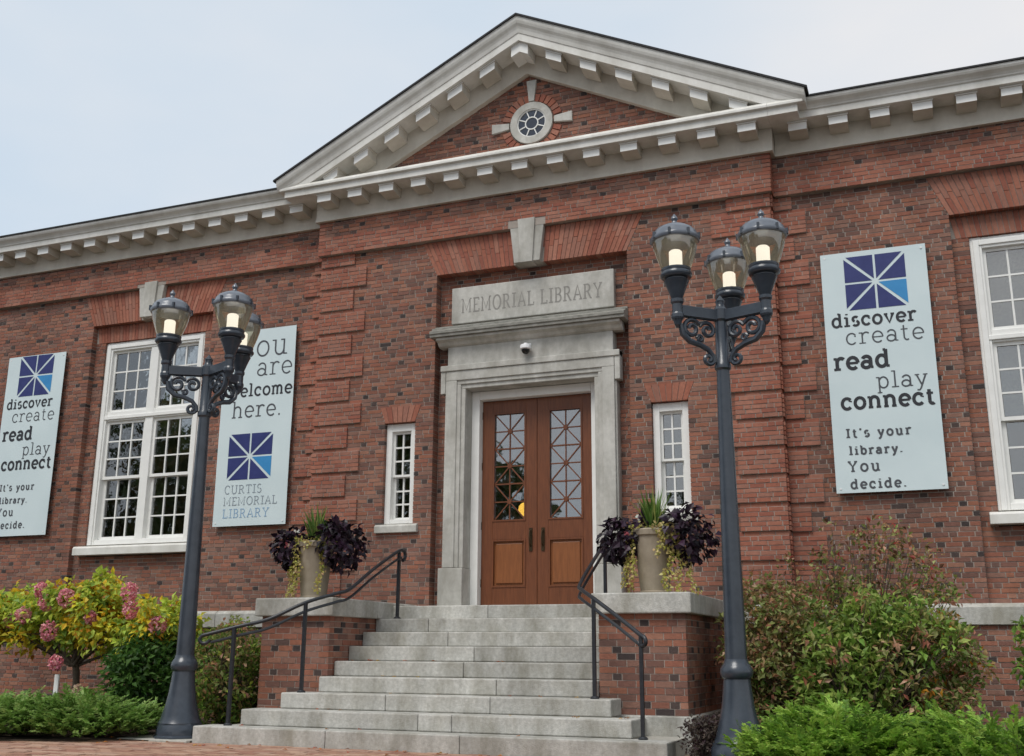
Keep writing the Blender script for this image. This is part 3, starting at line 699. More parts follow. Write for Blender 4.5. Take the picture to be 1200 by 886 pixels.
T['C'] = (1.15, [arc(.62,.7,.52,.7,48,312), [(.98,1.30),(.98,1.05)]])
T['E'] = (1.0, [[(.22,0),(.22,1.4)], [(.02,1.37),(.88,1.37),(.88,1.15)], [(.22,.72),(.68,.72)], [(.02,.03),(.92,.03),(.92,.27)]])
T['I'] = (.6, [[(.3,0),(.3,1.4)], sf(.3,.03,.24,.24), sf(.3,1.37,.24,.24)])
T['L'] = (1.0, [[(.22,0),(.22,1.4)], sf(.22,1.37,.2,.2), [(.02,.03),(.92,.03),(.92,.30)]])
T['M'] = (1.55, [[(.22,0),(.22,1.4),(.76,.25),(1.30,1.4),(1.30,0)], sf(.22,.03), sf(1.30,.03), sf(.22,1.37,.2,0), sf(1.30,1.37,0,.2)])
T['O'] = (1.3, [arc(.65,.7,.55,.7,0,360,24)])
T['R'] = (1.2, [[(.22,0),(.22,1.4)], [(.02,1.37),(.55,1.37)], arc(.52,1.03,.36,.34,90,-90), [(.22,.69),(.55,.69)], [(.58,.69),(1.0,.03),(1.16,.03)], sf(.22,.03,.2,.2)])
T['S'] = (.98, [arc(.48,1.05,.34,.35,40,250), arc(.48,.36,.37,.36,75,-150)])
T['T'] = (1.15, [[(.57,0),(.57,1.4)], [(.06,1.15),(.06,1.37),(1.08,1.37),(1.08,1.15)], sf(.57,.03,.2,.2)])
T['U'] = (1.25, [[(.2,1.4),(.2,.45)], arc(.62,.45,.42,.45,180,360), [(1.04,.45),(1.04,1.4)], sf(.2,1.37,.18,.18), sf(1.04,1.37,.18,.18)])
T['Y'] = (1.2, [[(.12,1.37),(.6,.65),(1.08,1.37)], [(.6,.65),(.6,0)], sf(.6,.03,.2,.2), sf(.12,1.37,.12,.2), sf(1.08,1.37,.2,.12)])
def ripple(x, z): return .013*noise.noise(Vector((x*1.1, 3.7, z*.75)))+.004*noise.noise(Vector((x*3.5, 8.1, z*1.2)))
def lettering(text, x0, x1, zb, y, wt, material, parent, rip=False, hscale=None, gap=.22):
    adv = sum(T[c][0] for c in text)+gap*(len(text)-1); sx = (x1-x0)/adv; sz = hscale or sx; m_ = MB(); x = x0
    for ch in text:
        a, strokes = T[ch]
        for st in strokes:
            pts = [(x+px*sx, zb+pz*sz) for px, pz in st]; hor = all(abs(p[1]-pts[0][1]) < 1e-6 for p in pts)
            w = wt*(.7 if hor else 1)*.5
            L = []; Rr = []
            for i, p in enumerate(pts):
                q0, q1 = pts[max(i-1,0)], pts[min(i+1,len(pts)-1)]; t = Vector((q1[0]-q0[0], q1[1]-q0[1])); t = t.normalized() if t.length > 0 else Vector((1,0)); n = Vector((-t.y, t.x))*w
                L.append((p[0]+n.x, y, p[1]+n.y)); Rr.append((p[0]-n.x, y, p[1]-n.y))
            k = len(pts); vs = L+Rr; fs = [(i, k+i, k+i+1, i+1) for i in range(k-1)]
            y -= .00002
            m_.add(vs, fs)
        x += (a+gap)*sx
    if rip: m_.v = [(a_, b_+ripple(a_, c_), c_) for a_, b_, c_ in m_.v]
    return m_.build('lettering', material, parent)
M_carve = mat('carved_letter', (.23,.22,.20), (.31,.30,.275), .9, 20)
lettering('MEMORIAL LIBRARY', -1.02, 1.01, 5.475, .0685, .022, M_carve, plate, hscale=.145)

# ------------------------------------------------------------------ stair
N_R = 9; RI = 1.467/N_R
YS = [None, -3.20, -2.93, -2.63, -2.32, -2.01, -1.70, -1.39, -1.08, -.77]
XS = [None, 2.50, 2.11, 1.83, 1.56, 1.56, 1.56, 1.56, 1.56, 1.56]
st = empty('entrance_stair', (0, -3.2, 0), label='grey granite stair with brick cheek walls leading up to the door', cat='stair')
random.seed(21)
for k in range(1, 10):
    z1 = RI*k; z0 = RI*(k-1); yb = (YS[k+1]+.06) if k < 9 else .0
    if k == 9: yb = .14
    n = 3 if k < 4 else 2; cuts = [-XS[k]]+sorted(rnd(-XS[k]*.55, XS[k]*.55) for _ in range(n-1))+[XS[k]]
    for a, b in zip(cuts, cuts[1:]):
        if b-a < .25: continue
        MB().box(a+.002, b-.002, YS[k], yb, z0+.003 if k > 1 else -.05, z1).build('step', M_granite, st, bevel=.012)
# core fill under the steps so joints are closed
cf = MB()
for k in range(1, 10): cf.box(-XS[k]+.05, XS[k]-.05, YS[k]+.03, .05, -.02, RI*k-.02)
cf.build('stair_core', M_conc, st)
SB = []
for s in (-1, 1):
    a, b = sorted((s*1.565, s*2.46)); yf = -2.13
    ck = MB(); ck.box(a+.006, b-.006, yf+.006, -.06, -.03, 1.30); chk = ck.build('cheek_wall', M_mortar, st)
    chk['label'] = 'brick cheek wall on the left of the steps' if s < 0 else 'brick cheek wall on the right of the steps'
    loc_ = []
    for k in range(0, 20):
        fl = (k % 4 == 2)
        course_sp = [(a, b)]
        z0_, z1_ = k*.0655+.004, (k+1)*.0655-.004
        if z1_ > 1.306: z1_ = 1.30
        def run(u0, u1, emit):
            x = u0; off = (0 if k % 2 else .09) if not fl else .05
            x = u0-off+.0; i = 0
            while x < u1:
                L_ = .088 if (fl and i % 2) else .18
                p, q = max(x+.004, u0+.001), min(x+L_+.004, u1-.001)
                if q-p > .03: emit(p, q, fl and i % 2 == 1)
                x += L_+.010; i += 1
        def cc(hd): return random.choice(DRK[:2]) if hd and random.random() < .75 else (random.choice(DRK) if random.random() < .06 else random.choice(RED))
        run(a, b, lambda p, q, hd: loc_.append(('f', p, q, z0_, z1_, cc(hd))))
        for side in (a, b):
            run(yf+.105, -.06, lambda p, q, hd: loc_.append((side, p, q, z0_, z1_, cc(hd))))
    sbm = MB(); cntb = 0
    def put(x0, x1, y0, y1, z0, z1, c, single):
        global cntb
        if single:
            if c not in bv: bv[c] = variants('brick', M_brick, [c])[0]
            o_ = bpy.data.objects.new('brick', bv[c]); COL.objects.link(o_); o_.parent = chk; o_.location = ((x0+x1)/2, (y0+y1)/2, (z0+z1)/2); o_.scale = (x1-x0, y1-y0, z1-z0); o_.rotation_euler = (0,0,rnd(-.004,.004))
        else: sbm.box(x0, x1, y0, y1, z0, z1, c)
    done = 0
    for (sd_, p, q, z0_, z1_, c) in loc_:
        j = rnd(-.003, .003)
        if sd_ == 'f': put(p, q, yf+j, yf+.1, z0_, z1_, c, z0_ > .3); done += z0_ > .3
        else:
            vis = (sd_ == a) == False and z0_ > .3 and done < 150      # faces towards the camera side
            x0_, x1_ = (sd_+j, sd_+.1) if sd_ == a else (sd_-.1, sd_+j)
            put(x0_, x1_, p, q, z0_, z1_, c, vis); done += vis
    tag(sbm.build('brick', M_brick, chk), kind='stuff')
    # base stone and cap stones
    if s > 0: bx('base_stone', a-.02, b+.06, yf-.09, -.06, -.02, .33, M_granite, st, bevel=.012)
    ca, cb = a-.055, b+.075
    for y0, y1 in ((-2.215, -1.15), (-1.15, -.105)):
        bx('cap_stone', ca, cb, y0+.002, y1-.002, 1.302, 1.505, M_granite, st, bevel=.014)

# ------------------------------------------------------------------ handrails
def smooth_path(pts, n=8):
    P_ = [Vector(p) for p in pts]; out = []
    for i in range(len(P_)-1):
        p0, p1, p2, p3 = P_[max(i-1,0)], P_[i], P_[i+1], P_[min(i+2,len(P_)-1)]
        for t in range(n):
            t /= n; out.append(.5*((2*p1)+(p2-p0)*t+(2*p0-5*p1+4*p2-p3)*t*t+(3*p1-p0-3*p2+p3)*t**3))
    return out+[P_[-1]]
for s in (-1, 1):
    hr = empty('handrail', (s*1.65, -2.5, RI*3), label='black iron handrail on the %s side of the steps' % ('left' if s < 0 else 'right'), cat='handrail', group='handrails beside the steps')
    X = lambda x, y, z: (s*x, y, z)
    path = [X(1.30,-.92,2.13), X(1.31,-1.06,2.10), X(1.335,-1.6,1.85), X(1.355,-2.08,1.60), X(1.43,-2.26,1.54), X(1.65,-2.53,1.43), X(1.95,-2.76,1.25), X(2.23,-2.96,1.07)]
    if s < 0: path = path[:-1]+[X(2.20,-2.94,1.17), X(2.52,-3.08,1.08)]
    pp = smooth_path(path); e = Vector(pp[-1]); d_ = (Vector(pp[-1])-Vector(pp[-3])).normalized(); hz = Vector((d_.x, d_.y, 0)).normalized()
    scr = [e+hz*(.055*math.sin(t))+Vector((0,0,-.055+.055*math.cos(t)))*(1-.06*t) for t in [i*.45 for i in range(1, 11)]]
    rl = MB(); rl.tube(pp+scr, .020, 10); rail = rl.build('top_rail', M_iron, hr, smooth=True)
    e0 = Vector(pp[0]); lo = [Vector(p)+Vector((0,0,-.095)) for p in pp[4:-2]]
    l_ = MB(); l_.tube(lo, .016, 8); l_.build('lower_rail', M_iron, hr, smooth=True)
    sc0 = [e0+Vector((0, .06*math.sin(t), -.06+.06*math.cos(t))) for t in [i*.4 for i in range(0, 9)]]
    l_ = MB(); l_.tube(sc0, .022, 8); l_.build('scroll', M_iron, hr, smooth=True)
    posts = [((1.31,-1.0),RI*8,2.10), ((1.64,-2.53),RI*3,1.43), ((2.22,-2.955),RI*1,1.07)]
    if s < 0: posts[2] = ((2.21,-3.0),RI*1,1.15)
    for (x, y), z0, z1 in posts:
        p_ = MB(); p_.box(s*x-.017, s*x+.017, y-.017, y+.017, z0-.01, z1); p_.lathe([(.045,0),(.045,.012),(.03,.025)], s*x, y, z0, 12); p_.build('post', M_iron, hr)

# ------------------------------------------------------------------ street lamps
def lamp(loc, rz, label, azs):
    L = empty('street_lamp', loc, 0, label, 'street lamp', 'three-light street lamps beside the steps')
    b = MB(); b.lathe([(.275,0),(.275,.035),(.25,.05),(.25,.13),(.235,.15),(.235,.17)], n=8, ph=.5)
    b.lathe([(.225,.171),(.205,.21),(.195,.25),(.165,.36),(.142,.48),(.125,.62),(.118,.70),(.125,.705),(.14,.73),(.145,.76),(.14,.79),(.122,.82),(.11,.835),(.102,.87)], n=24); b.build('lamp_base', M_lampm, L, world=False, smooth=True)
    p_ = MB(); p_.lathe([(.098,.86),(.094,1.2),(.062,3.47),(.062,3.50),(.078,3.52),(.078,3.56),(.064,3.58),(.058,3.98),(.075,4.0),(.075,4.10),(.05,4.13),(.04,4.16),(.048,4.19),(.02,4.23),(.004,4.25)], n=20); p_.build('post', M_lampm, L, world=False, smooth=True)
    for a in azs:
        ux, uy = math.cos(a), math.sin(a); A = .47
        q = lambda r_, z: (ux*r_, uy*r_, z)
        ar = MB(); ar.bar(q(.05,4.04), q(A-.02,4.04), .065, .095); ar.tube([q(.04,4.083), q(A-.05,4.083)], .022, 8); ar.tube([q(.04,3.997), q(A-.05,3.997)], .018, 8)
        ar.lathe([(.052,0),(.06,.02),(.06,.05),(.05,.07),(.05,.15),(.062,.17),(.062,.20)], *q(A,3.95), n=14); ar.lathe([(.008,-.08),(.03,-.05),(.045,0)], *q(A,3.95), n=12)
        arm = ar.build('arm', M_lampm, L, world=False)
        s_ = MB()
        s_.tube([q(A-.03,3.91), q(A-.05,3.82), q(A-.12,3.755), q(.24,3.73), q(.15,3.69), q(.10,3.63), q(.09,3.57)], [.028,.03,.03,.028,.026,.024,.024], 8)
        def spiral(cx, cz, r0, r1, a0, turns, rad):
            s_.tube([q(cx+(r0+(r1-r0)*i/22)*math.cos(a0+turns*2*math.pi*i/22), cz+(r0+(r1-r0)*i/22)*math.sin(a0+turns*2*math.pi*i/22)) for i in range(23)], rad, 7)
        spiral(.325, 3.88, .095, .025, 2.6, -1.4, .022); spiral(.155, 3.88, .085, .02, .4, 1.4, .020); spiral(.15, 3.60, .06, .015, 2.9, 1.3, .02); spiral(.24, 3.79, .035, .012, .2, 1.2, .016)
        s_.build('scroll', M_lampm, arm, smooth=True)
        X0 = q(A, 4.15)
        cu = MB(); cu.lathe([(.05,0),(.058,.02),(.075,.07),(.108,.155),(.12,.18),(.105,.19),(.105,.20),(.138,.21),(.152,.23),(.152,.25),(.137,.27),(.142,.285),(.142,.30)], *X0, n=20); lan = cu.build('lantern', M_lampm, L, world=False, smooth=True)
        gl = MB(); gl.lathe([(.135,.30),(.15,.335),(.18,.42),(.203,.50),(.214,.56),(.214,.58)], *X0, n=28, cap=False); gl.build('globe', M_globe, lan, smooth=True)
        cpv = MB(); cpv.lathe([(.20,.57),(.228,.575),(.238,.595),(.234,.615),(.222,.628),(.212,.66),(.18,.70),(.13,.73),(.08,.748),(.06,.76),(.03,.768),(.022,.79),(.034,.815),(.03,.83),(.01,.858),(.002,.87)], *X0, n=28); cpv.build('lantern_cap', M_capm, lan, smooth=True)
        rb = MB()
        for i in range(8):
            t = 2*math.pi*i/8
            rb.box(X0[0]+.232*math.cos(t)-.012, X0[0]+.232*math.cos(t)+.012, X0[1]+.232*math.sin(t)-.012, X0[1]+.232*math.sin(t)+.012, X0[2]+.585, X0[2]+.645)
        tag(rb.build('cap_rib', M_lampm, lan), kind='stuff')
        bu = MB(); bu.lathe([(.04,.29),(.04,.32),(.064,.325),(.064,.475),(.05,.49),(.01,.495)], *X0, n=14); bu.build('bulb', M_bulb, lan, smooth=True)
    return L
th = YAW
lamp((-2.86, -2.95, .0), 0, 'dark street lamp in front of the tall white window, left of steps', [th+R(-45), th+R(-170), th+R(56)])
lamp((3.09, -3.0, .0), 0, 'dark street lamp right of the steps, its foot beside the bright juniper', [th+R(-39), th+R(-159), th+R(66)])
tag(bx('lamp_pad', -3.4, -2.505, -3.28, -2.55, -.05, .02, M_conc, bevel=.01), kind='structure')

# ------------------------------------------------------------------ banners
def logo(x0, x1, z0, z1, y, parent):
    cx, cz = (x0+x1)/2, (z0+z1)/2; hx, hz = (x1-x0)/2, (z1-z0)/2; g = .035
    def P(u, v): return (cx+u*hx, cz+v*hz)
    o1, i1 = 1.0, .085
    for q in range(8):
        a = q*45
        # a triangle between a cross arm and a diagonal, inset by the white lines
        arm = {0:(1,0),90:(0,1),180:(-1,0),270:(0,-1)}
        k0 = (q//2)*90; flip = q % 2
        ux, uz = arm[k0]; vx, vz = (-uz, ux)
        w1, w2 = .038, .055
        if not flip: tri = [(.20, w1), (1, w1), (1, 1-2*w2), (.97,.97-2*w2)]; 
        else: tri = [(w1, .20), (1-2*w2, 1), (w1, 1)]
        if not flip: pts = [(ux*a_+vx*b_, uz*a_+vz*b_) for a_, b_ in [(.10, w1), (1, w1), (1, .925)]]
        else: pts = [(ux*a_+vx*b_, uz*a_+vz*b_) for a_, b_ in [(w1, .10), (.925, 1), (w1, 1)]]
        blue = (q == 7)
        m_ = MB(); nn_ = 5; gv = []; gi = {}
        for ia in range(nn_+1):
            for ib in range(nn_+1-ia):
                wa, wb = ia/nn_, ib/nn_; gx_ = pts[0][0]*(1-wa-wb)+pts[1][0]*wa+pts[2][0]*wb; gz_ = pts[0][1]*(1-wa-wb)+pts[1][1]*wa+pts[2][1]*wb
                gi[ia,ib] = len(gv); X_, Z_ = cx+gx_*hx, cz+gz_*hz; gv.append((X_, y+ripple(X_, Z_), Z_))
        gf = [(gi[i_,j_],gi[i_+1,j_],gi[i_,j_+1]) for i_ in range(nn_) for j_ in range(nn_-i_)]+[(gi[i_+1,j_],gi[i_+1,j_+1],gi[i_,j_+1]) for i_ in range(nn_) for j_ in range(nn_-i_-1)]
        m_.add(gv, gf); m_.build('logo', M_sky if blue else M_navy, parent)
def banner(x0, x1, z0, z1, label, kind, seed):
    y = WY-.085; b = empty('banner', ((x0+x1)/2, y, z0), label=label, cat='banner', group='pale blue library banners')
    random.seed(seed); m_ = MB(); nx, nz_ = 14, 30; vs = []
    def off(x, z): return .0
    for lay in (0, .006):
        for j in range(nz_+1):
            for i in range(nx+1):
                x = x0+(x1-x0)*i/nx; z = z0+(z1-z0)*j/nz_
                vs.append((x, y+lay+ripple(x, z), z))
    fs = []; S = (nx+1)*(nz_+1)
    for j in range(nz_):
        for i in range(nx):
            a = j*(nx+1)+i; fs.append((a, a+1, a+nx+2, a+nx+1)); fs.append((S+a+nx+1, S+a+nx+2, S+a+1, S+a))
    for i in range(nx): fs.append((i, S+i, S+i+1, i+1)); a = nz_*(nx+1)+i; fs.append((a, a+1, S+a+1, S+a))
    for j in range(nz_): a = j*(nx+1); fs.append((a, a+nx+1, S+a+nx+1, S+a)); a += nx; fs.append((a, S+a, S+a+nx+1, a+nx+1))
    m_.add(vs, fs); cl_ = m_.build('banner_cloth', M_banner, b)
    for xx in (x0+.05, x1-.05):
        for zz in (z0+.05, z1-.05): g_ = MB().lathe([(.005,0),(.012,.0),(.012,.004),(.005,.004)], 0,0,0, 12).build('grommet', M_camw, b); g_.location = (xx, y-.001, zz); g_.rotation_euler = (R(90), 0, 0)
    fm = MB(); fm.bar((x0+.02,y+.035,z1-.03), (x1-.02,y+.035,z1-.03), .04, .04); fm.bar((x0+.02,y+.035,z0+.03), (x1-.02,y+.035,z0+.03), .04, .04); fm.build('batten', M_brass, b)
    yt = y-.003
    if kind == 'words':
        lx = lambda v: v-3.80+x0; W_ = lambda t, a, c, zb, wt, mm: lettering(t, lx(a), lx(c), zb, yt, wt, mm, b, rip=True, gap=(.42 if zb < 3.5 else .22))
        logo(lx(4.07), lx(4.77), 4.94, 5.62, yt, b)
        W_('discover', 3.885, 4.84, 4.745, .030, M_inkb); W_('create', 4.03, 4.91, 4.515, .017, M_ink); W_('read', 3.876, 4.50, 4.215, .042, M_inkb); W_('play', 4.34, 4.90, 3.955, .018, M_ink); W_('connect', 3.925, 4.96, 3.73, .038, M_inkb)
        W_("It's your", 3.955, 4.67, 3.39, .023, M_ink); W_('library.', 3.975, 4.56, 3.185, .023, M_ink); W_('You', 3.95, 4.30, 2.985, .023, M_ink); W_('decide.', 3.965, 4.57, 2.785, .023, M_ink)
    else:
        W_ = lambda t, a, c, zb, wt, mm: lettering(t, a, c, zb, yt, wt, mm, b, rip=True)
        W_('You', -4.72, -3.85, 5.185, .026, M_ink); W_('are', -4.36, -3.756, 4.885, .022, M_ink); W_('welcome', -4.83, -3.74, 4.585, .030, M_inkb); W_('here.', -4.75, -3.90, 4.265, .024, M_ink)
        logo(-4.76, -4.01, 3.335, 4.015, yt, b)
        W_('CURTIS', -4.786, -4.14, 3.135, .012, M_inkg); W_('MEMORIAL', -4.79, -3.87, 2.965, .012, M_inkg); W_('LIBRARY', -4.79, -4.0, 2.785, .013, M_inkl)
    return b
banner(3.80, 5.012, 2.735, 5.687, 'pale blue banner beginning with discover, right of the door', 'words', 1)
banner(-9.30, -8.09, 2.66, 5.63, 'pale blue banner beginning with discover, at the far left edge', 'words', 2)
banner(-4.955, -3.715, 2.665, 5.607, 'pale blue banner reading You are welcome here, behind the left lamp', 'welcome', 3)

# security camera above the door
sco = empty('security_camera', (0, -.02, 4.80), label='small white security camera under the stone door lintel', cat='camera')
c_ = MB(); c_.box(-.05, .05, -.05, -.018, 4.80, 4.90); c_.build('mount', M_camw, sco, bevel=.006)
c_ = MB(); c_.lathe([(.07,0),(.075,-.02),(.075,-.05),(.06,-.06)], 0, -.11, 4.86, 18); c_.lathe([(.03,0),(.03,.03)], 0, -.1, 4.859, 12); c_.build('housing', M_camw, sco, smooth=True)
c_ = MB(); c_.lathe([(.056,-.061),(.053,-.085),(.038,-.11),(.015,-.122),(.002,-.124)], 0, -.11, 4.86, 18); c_.build('dome', M_blackp, sco, smooth=True)
# lamp glowing in the hall behind the left door
lg = empty('hall_lamp', (-.66, 1.6, 2.80), label='amber lamp glowing behind the glass of the left door', cat='lamp')
c_ = MB(); c_.lathe([(.015,-.10),(.05,-.085),(.08,-.04),(.085,0),(.075,.045),(.045,.08),(.025,.09)], -.66, 1.6, 2.93, 18); c_.build('lamp_shade', M_amber, lg, smooth=True)
c_ = MB(); c_.tube([(-.66,1.6,3.02),(-.66,1.6,6.29)], .008, 6); c_.build('chain', M_brass, lg)

# ------------------------------------------------------------------ planting
def leaf(mb, p, d, n, L, w, c, fold=.25):
    """a folded pointed leaf: base p, direction d, normal n"""
    d = d.normalized(); s = d.cross(n); s = s.normalized() if s.length > 1e-5 else d.orthogonal(); n = s.cross(d)
    a, b = p+d*L*.45+s*w*.5+n*w*fold, p+d*L*.45-s*w*.5+n*w*fold
    t = p+d*L-n*L*.12; m_ = p+d*L*.5
    mb.add([p, b, t, a, m_], [(0,1,4),(1,2,4),(2,3,4),(3,0,4)], c)
def rv():
    while True:
        v = Vector((rnd(-1,1), rnd(-1,1), rnd(-1,1)))
        if .05 < v.length < 1: return v.normalized()
def jit(c, k=.2):
    f = 1+rnd(-k, k); return tuple(max(0, v*f*(1+rnd(-.08,.08))) for v in c)
def shrub(name, base, clumps, label, cat, group=None, stems=True, leafsize=(.05,.08), dens=60, wid=.55, material=None, spread=.9, stem_r=.008, up=.3):
    """clumps: (centre, radius, palette, weight)"""
    e = empty(name, base, label=label, cat=cat, group=group); fo = MB(); sm = MB(); B = Vector(base)
    for cpos, r, pal, wgt in clumps:
        cpos = Vector(cpos)
        n = max(4, int(dens*wgt))
        for i in range(n):
            v = rv(); p = cpos+Vector((v.x, v.y, v.z*.8))*r*(rnd(.1,1)**.5)
            out = (p-cpos); out = out.normalized() if out.length > .001 else rv()
            d = (out*.7+rv()*spread+Vector((0,0,up*.3))); nn = (Vector((0,0,1))+rv()*.8+out*.4)
            L = rnd(*leafsize); leaf(fo, p, d, nn, L, L*wid*rnd(.8,1.2), jit(random.choice(pal)))
        if stems:
            mid = B.lerp(cpos, .55)+Vector((rnd(-.06,.06), rnd(-.06,.06), rnd(0,.08))); st_ = B+Vector((rnd(-.1,.1), rnd(-.08,.08), 0))
            sm.tube(smooth_path([st_, mid, cpos], 4), [stem_r*1.6-(stem_r*1.2)*i/8 for i in range(9)], 5)
    if stems: sm.build('stem', M_bark, e)
    tag(fo.build('foliage', material or M_leaf, e), kind='stuff'); return e
def cloud(c, r, n, rr, pal, lo=.15, wt=1, flat=1):
    out = []
    for i in range(n):
        v = rv()*(rnd(lo,1)**.45); p = Vector(c)+Vector((v.x*r[0], v.y*r[1], v.z*r[2])); out.append((p, rnd(*rr), pal, wt))
    return out
GRN = [(0.125,0.219,0.036),(0.163,0.275,0.048),(0.088,0.163,0.030),(0.213,0.338,0.066)]
BRT = [(0.240,0.366,0.066),(0.312,0.448,0.088),(0.192,0.307,0.055),(0.396,0.507,0.132),(0.144,0.236,0.044),(0.360,0.354,0.110)]
YEL = [(.62,.62,.07),(.74,.62,.05),(.52,.60,.08),(.42,.53,.08),(.78,.52,.04)]
ORG = [(.50,.22,.02),(.55,.30,.03)]
BUR = [(.16,.06,.04),(.22,.10,.06),(.12,.07,.035),(.20,.13,.06),(.10,.09,.03)]
RDG = [(0.500,0.234,0.143),(0.425,0.273,0.117),(0.312,0.260,0.098),(0.213,0.234,0.072),(0.575,0.364,0.234),(0.200,0.169,0.072),(0.275,0.312,0.091)]
RDG += [(.34,.40,.14),(.42,.44,.18),(.28,.36,.10)]
PUR = [(.013,.007,.014),(.022,.011,.022),(.03,.014,.028),(.010,.006,.010),(.04,.018,.034)]
PINK = [(.72,.26,.32),(.78,.36,.40),(.66,.21,.27),(.80,.46,.44)]
# hydrangea at the left
random.seed(31)
HB = (-5.55, -1.55, 0)
hy = empty('hydrangea_tree', HB, label='hydrangea with yellow leaves and pink flower heads below the left window', cat='shrub')
hc = []
for x, z, rr in ((-8.0,1.35,.3),(-7.6,1.40,.32),(-7.1,1.50,.32),(-6.7,1.35,.34),(-6.3,1.55,.30),(-5.95,1.35,.33),(-5.6,1.62,.28),(-5.3,1.40,.33),(-4.95,1.55,.28),(-4.65,1.35,.32),(-4.3,1.30,.30),(-4.05,1.15,.26),(-4.45,1.05,.26),(-5.0,1.20,.30),(-5.7,1.15,.26),(-6.3,1.2,.26),(-6.9,1.18,.28),(-5.55,1.80,.16),(-5.2,1.65,.2),(-7.9,1.6,.25),(-6.8,1.6,.22),(-4.1,1.4,.2)):
    for q in range(7): hc.append((Vector((x+rnd(-.2,.2), HB[1]+rnd(-.5,.35), z-.05+rnd(-.19,.12))), rr*.6, None, 1))
fo = MB(); sm = MB()
for cpos, r, _, _ in hc:
    pal = random.choice([YEL, YEL, YEL[1:4]+GRN[3:], GRN[3:]+YEL[2:4], YEL[2:4], YEL+ORG])
    for i in range(62):
        v = rv(); p = cpos+v*r*rnd(.2,1.15); leaf(fo, p, v*.6+rv()*.8+Vector((0,-.2,-.25)), Vector((0,-.3,1))+rv()*.8, rnd(.07,.13), rnd(.045,.08), jit(random.choice(pal), .25))
    if random.random() < .22:
        sm.tube(smooth_path([Vector((HB[0]-.12,HB[1],.72))+Vector((rnd(-.05,.05),rnd(-.05,.05),0)), Vector((HB[0]-.12,HB[1],.75)).lerp(cpos,.5)+Vector((0,0,rnd(.05,.16))), cpos], 4), [.02-.0017*i for i in range(9)], 6)
tag(fo.build('foliage', M_leaf, hy), kind='stuff'); sm.build('branch', M_bark, hy)
t_ = MB(); t_.tube([(HB[0]-.02,HB[1],-.02),(HB[0]-.06,HB[1],.3),(HB[0]-.10,HB[1]+.02,.6),(HB[0]-.12,HB[1],.78)], [.055,.045,.042,.045], 10); t_.build('trunk', M_bark, hy, smooth=True)
def bloom(p, r, parent, pal):
    m_ = MB(); p = Vector(p)
    for i in range(130):
        v = rv(); q = p+Vector((v.x*r, v.y*r, v.z*r*1.15)); c = jit(random.choice(pal), .18)
        for k in range(2): leaf(m_, q, rv()+v*.3, v+rv()*.5, .035, .035, c, .1)
    return m_.build('bloom', M_petal, parent)
for (u, v) in ((-7.85,1.66),(-7.45,1.68),(-7.1,1.72),(-7.6,1.45),(-6.2,1.66),(-6.12,1.50),(-6.72,1.28),(-6.42,1.34),(-5.98,1.15),(-5.72,1.55),(-4.75,1.62),(-4.70,1.40),(-4.32,1.22),(-5.72,.76),(-7.45,1.10),(-7.2,1.08),(-8.0,1.12),(-5.3,1.3)):
    bloom((u+.25, HB[1]-.45+rnd(-.1,.1), v), rnd(.06,.10), hy, PINK)
bloom((-5.12,-2.05,.42), .06, hy, [(.6,.45,.33),(.55,.42,.28)])
mk = MB(); mk.box(-5.565, -5.50, -1.99, -1.97, 0, .62); mk.build('face', M_white); mko = bpy.data.objects['face']; mko.name = 'plant_marker'; tag(mko, 'thin white marker stake in front of the hydrangea trunk', 'marker')
# dark green shrub right of the hydrangea
random.seed(33)
shrub('evergreen_shrub', (-4.3,-1.7,0), cloud((-4.25,-1.85,.60), (.6,.5,.5), 80, (.12,.18), [(.05,.12,.022),(.075,.165,.03),(.035,.085,.018),(.10,.20,.04)], wt=1), 'dark green leafy shrub under the hydrangea, left of the left lamp', 'shrub', dens=55, leafsize=(.07,.11))
# loose shrub between lamp and cheek wall
random.seed(34)
shrub('rose_bush', (-3.15,-1.6,0), cloud((-3.1,-1.75,.62), (.55,.6,.58), 110, (.10,.16), GRN+RDG[1:4]+YEL[3:4], wt=1)+cloud((-2.75,-2.3,.85), (.3,.35,.4), 26, (.07,.13), GRN+RDG+YEL[3:4], wt=.5), 'loose green and reddish bush between the left lamp and the steps', 'shrub', dens=52, leafsize=(.05,.08))
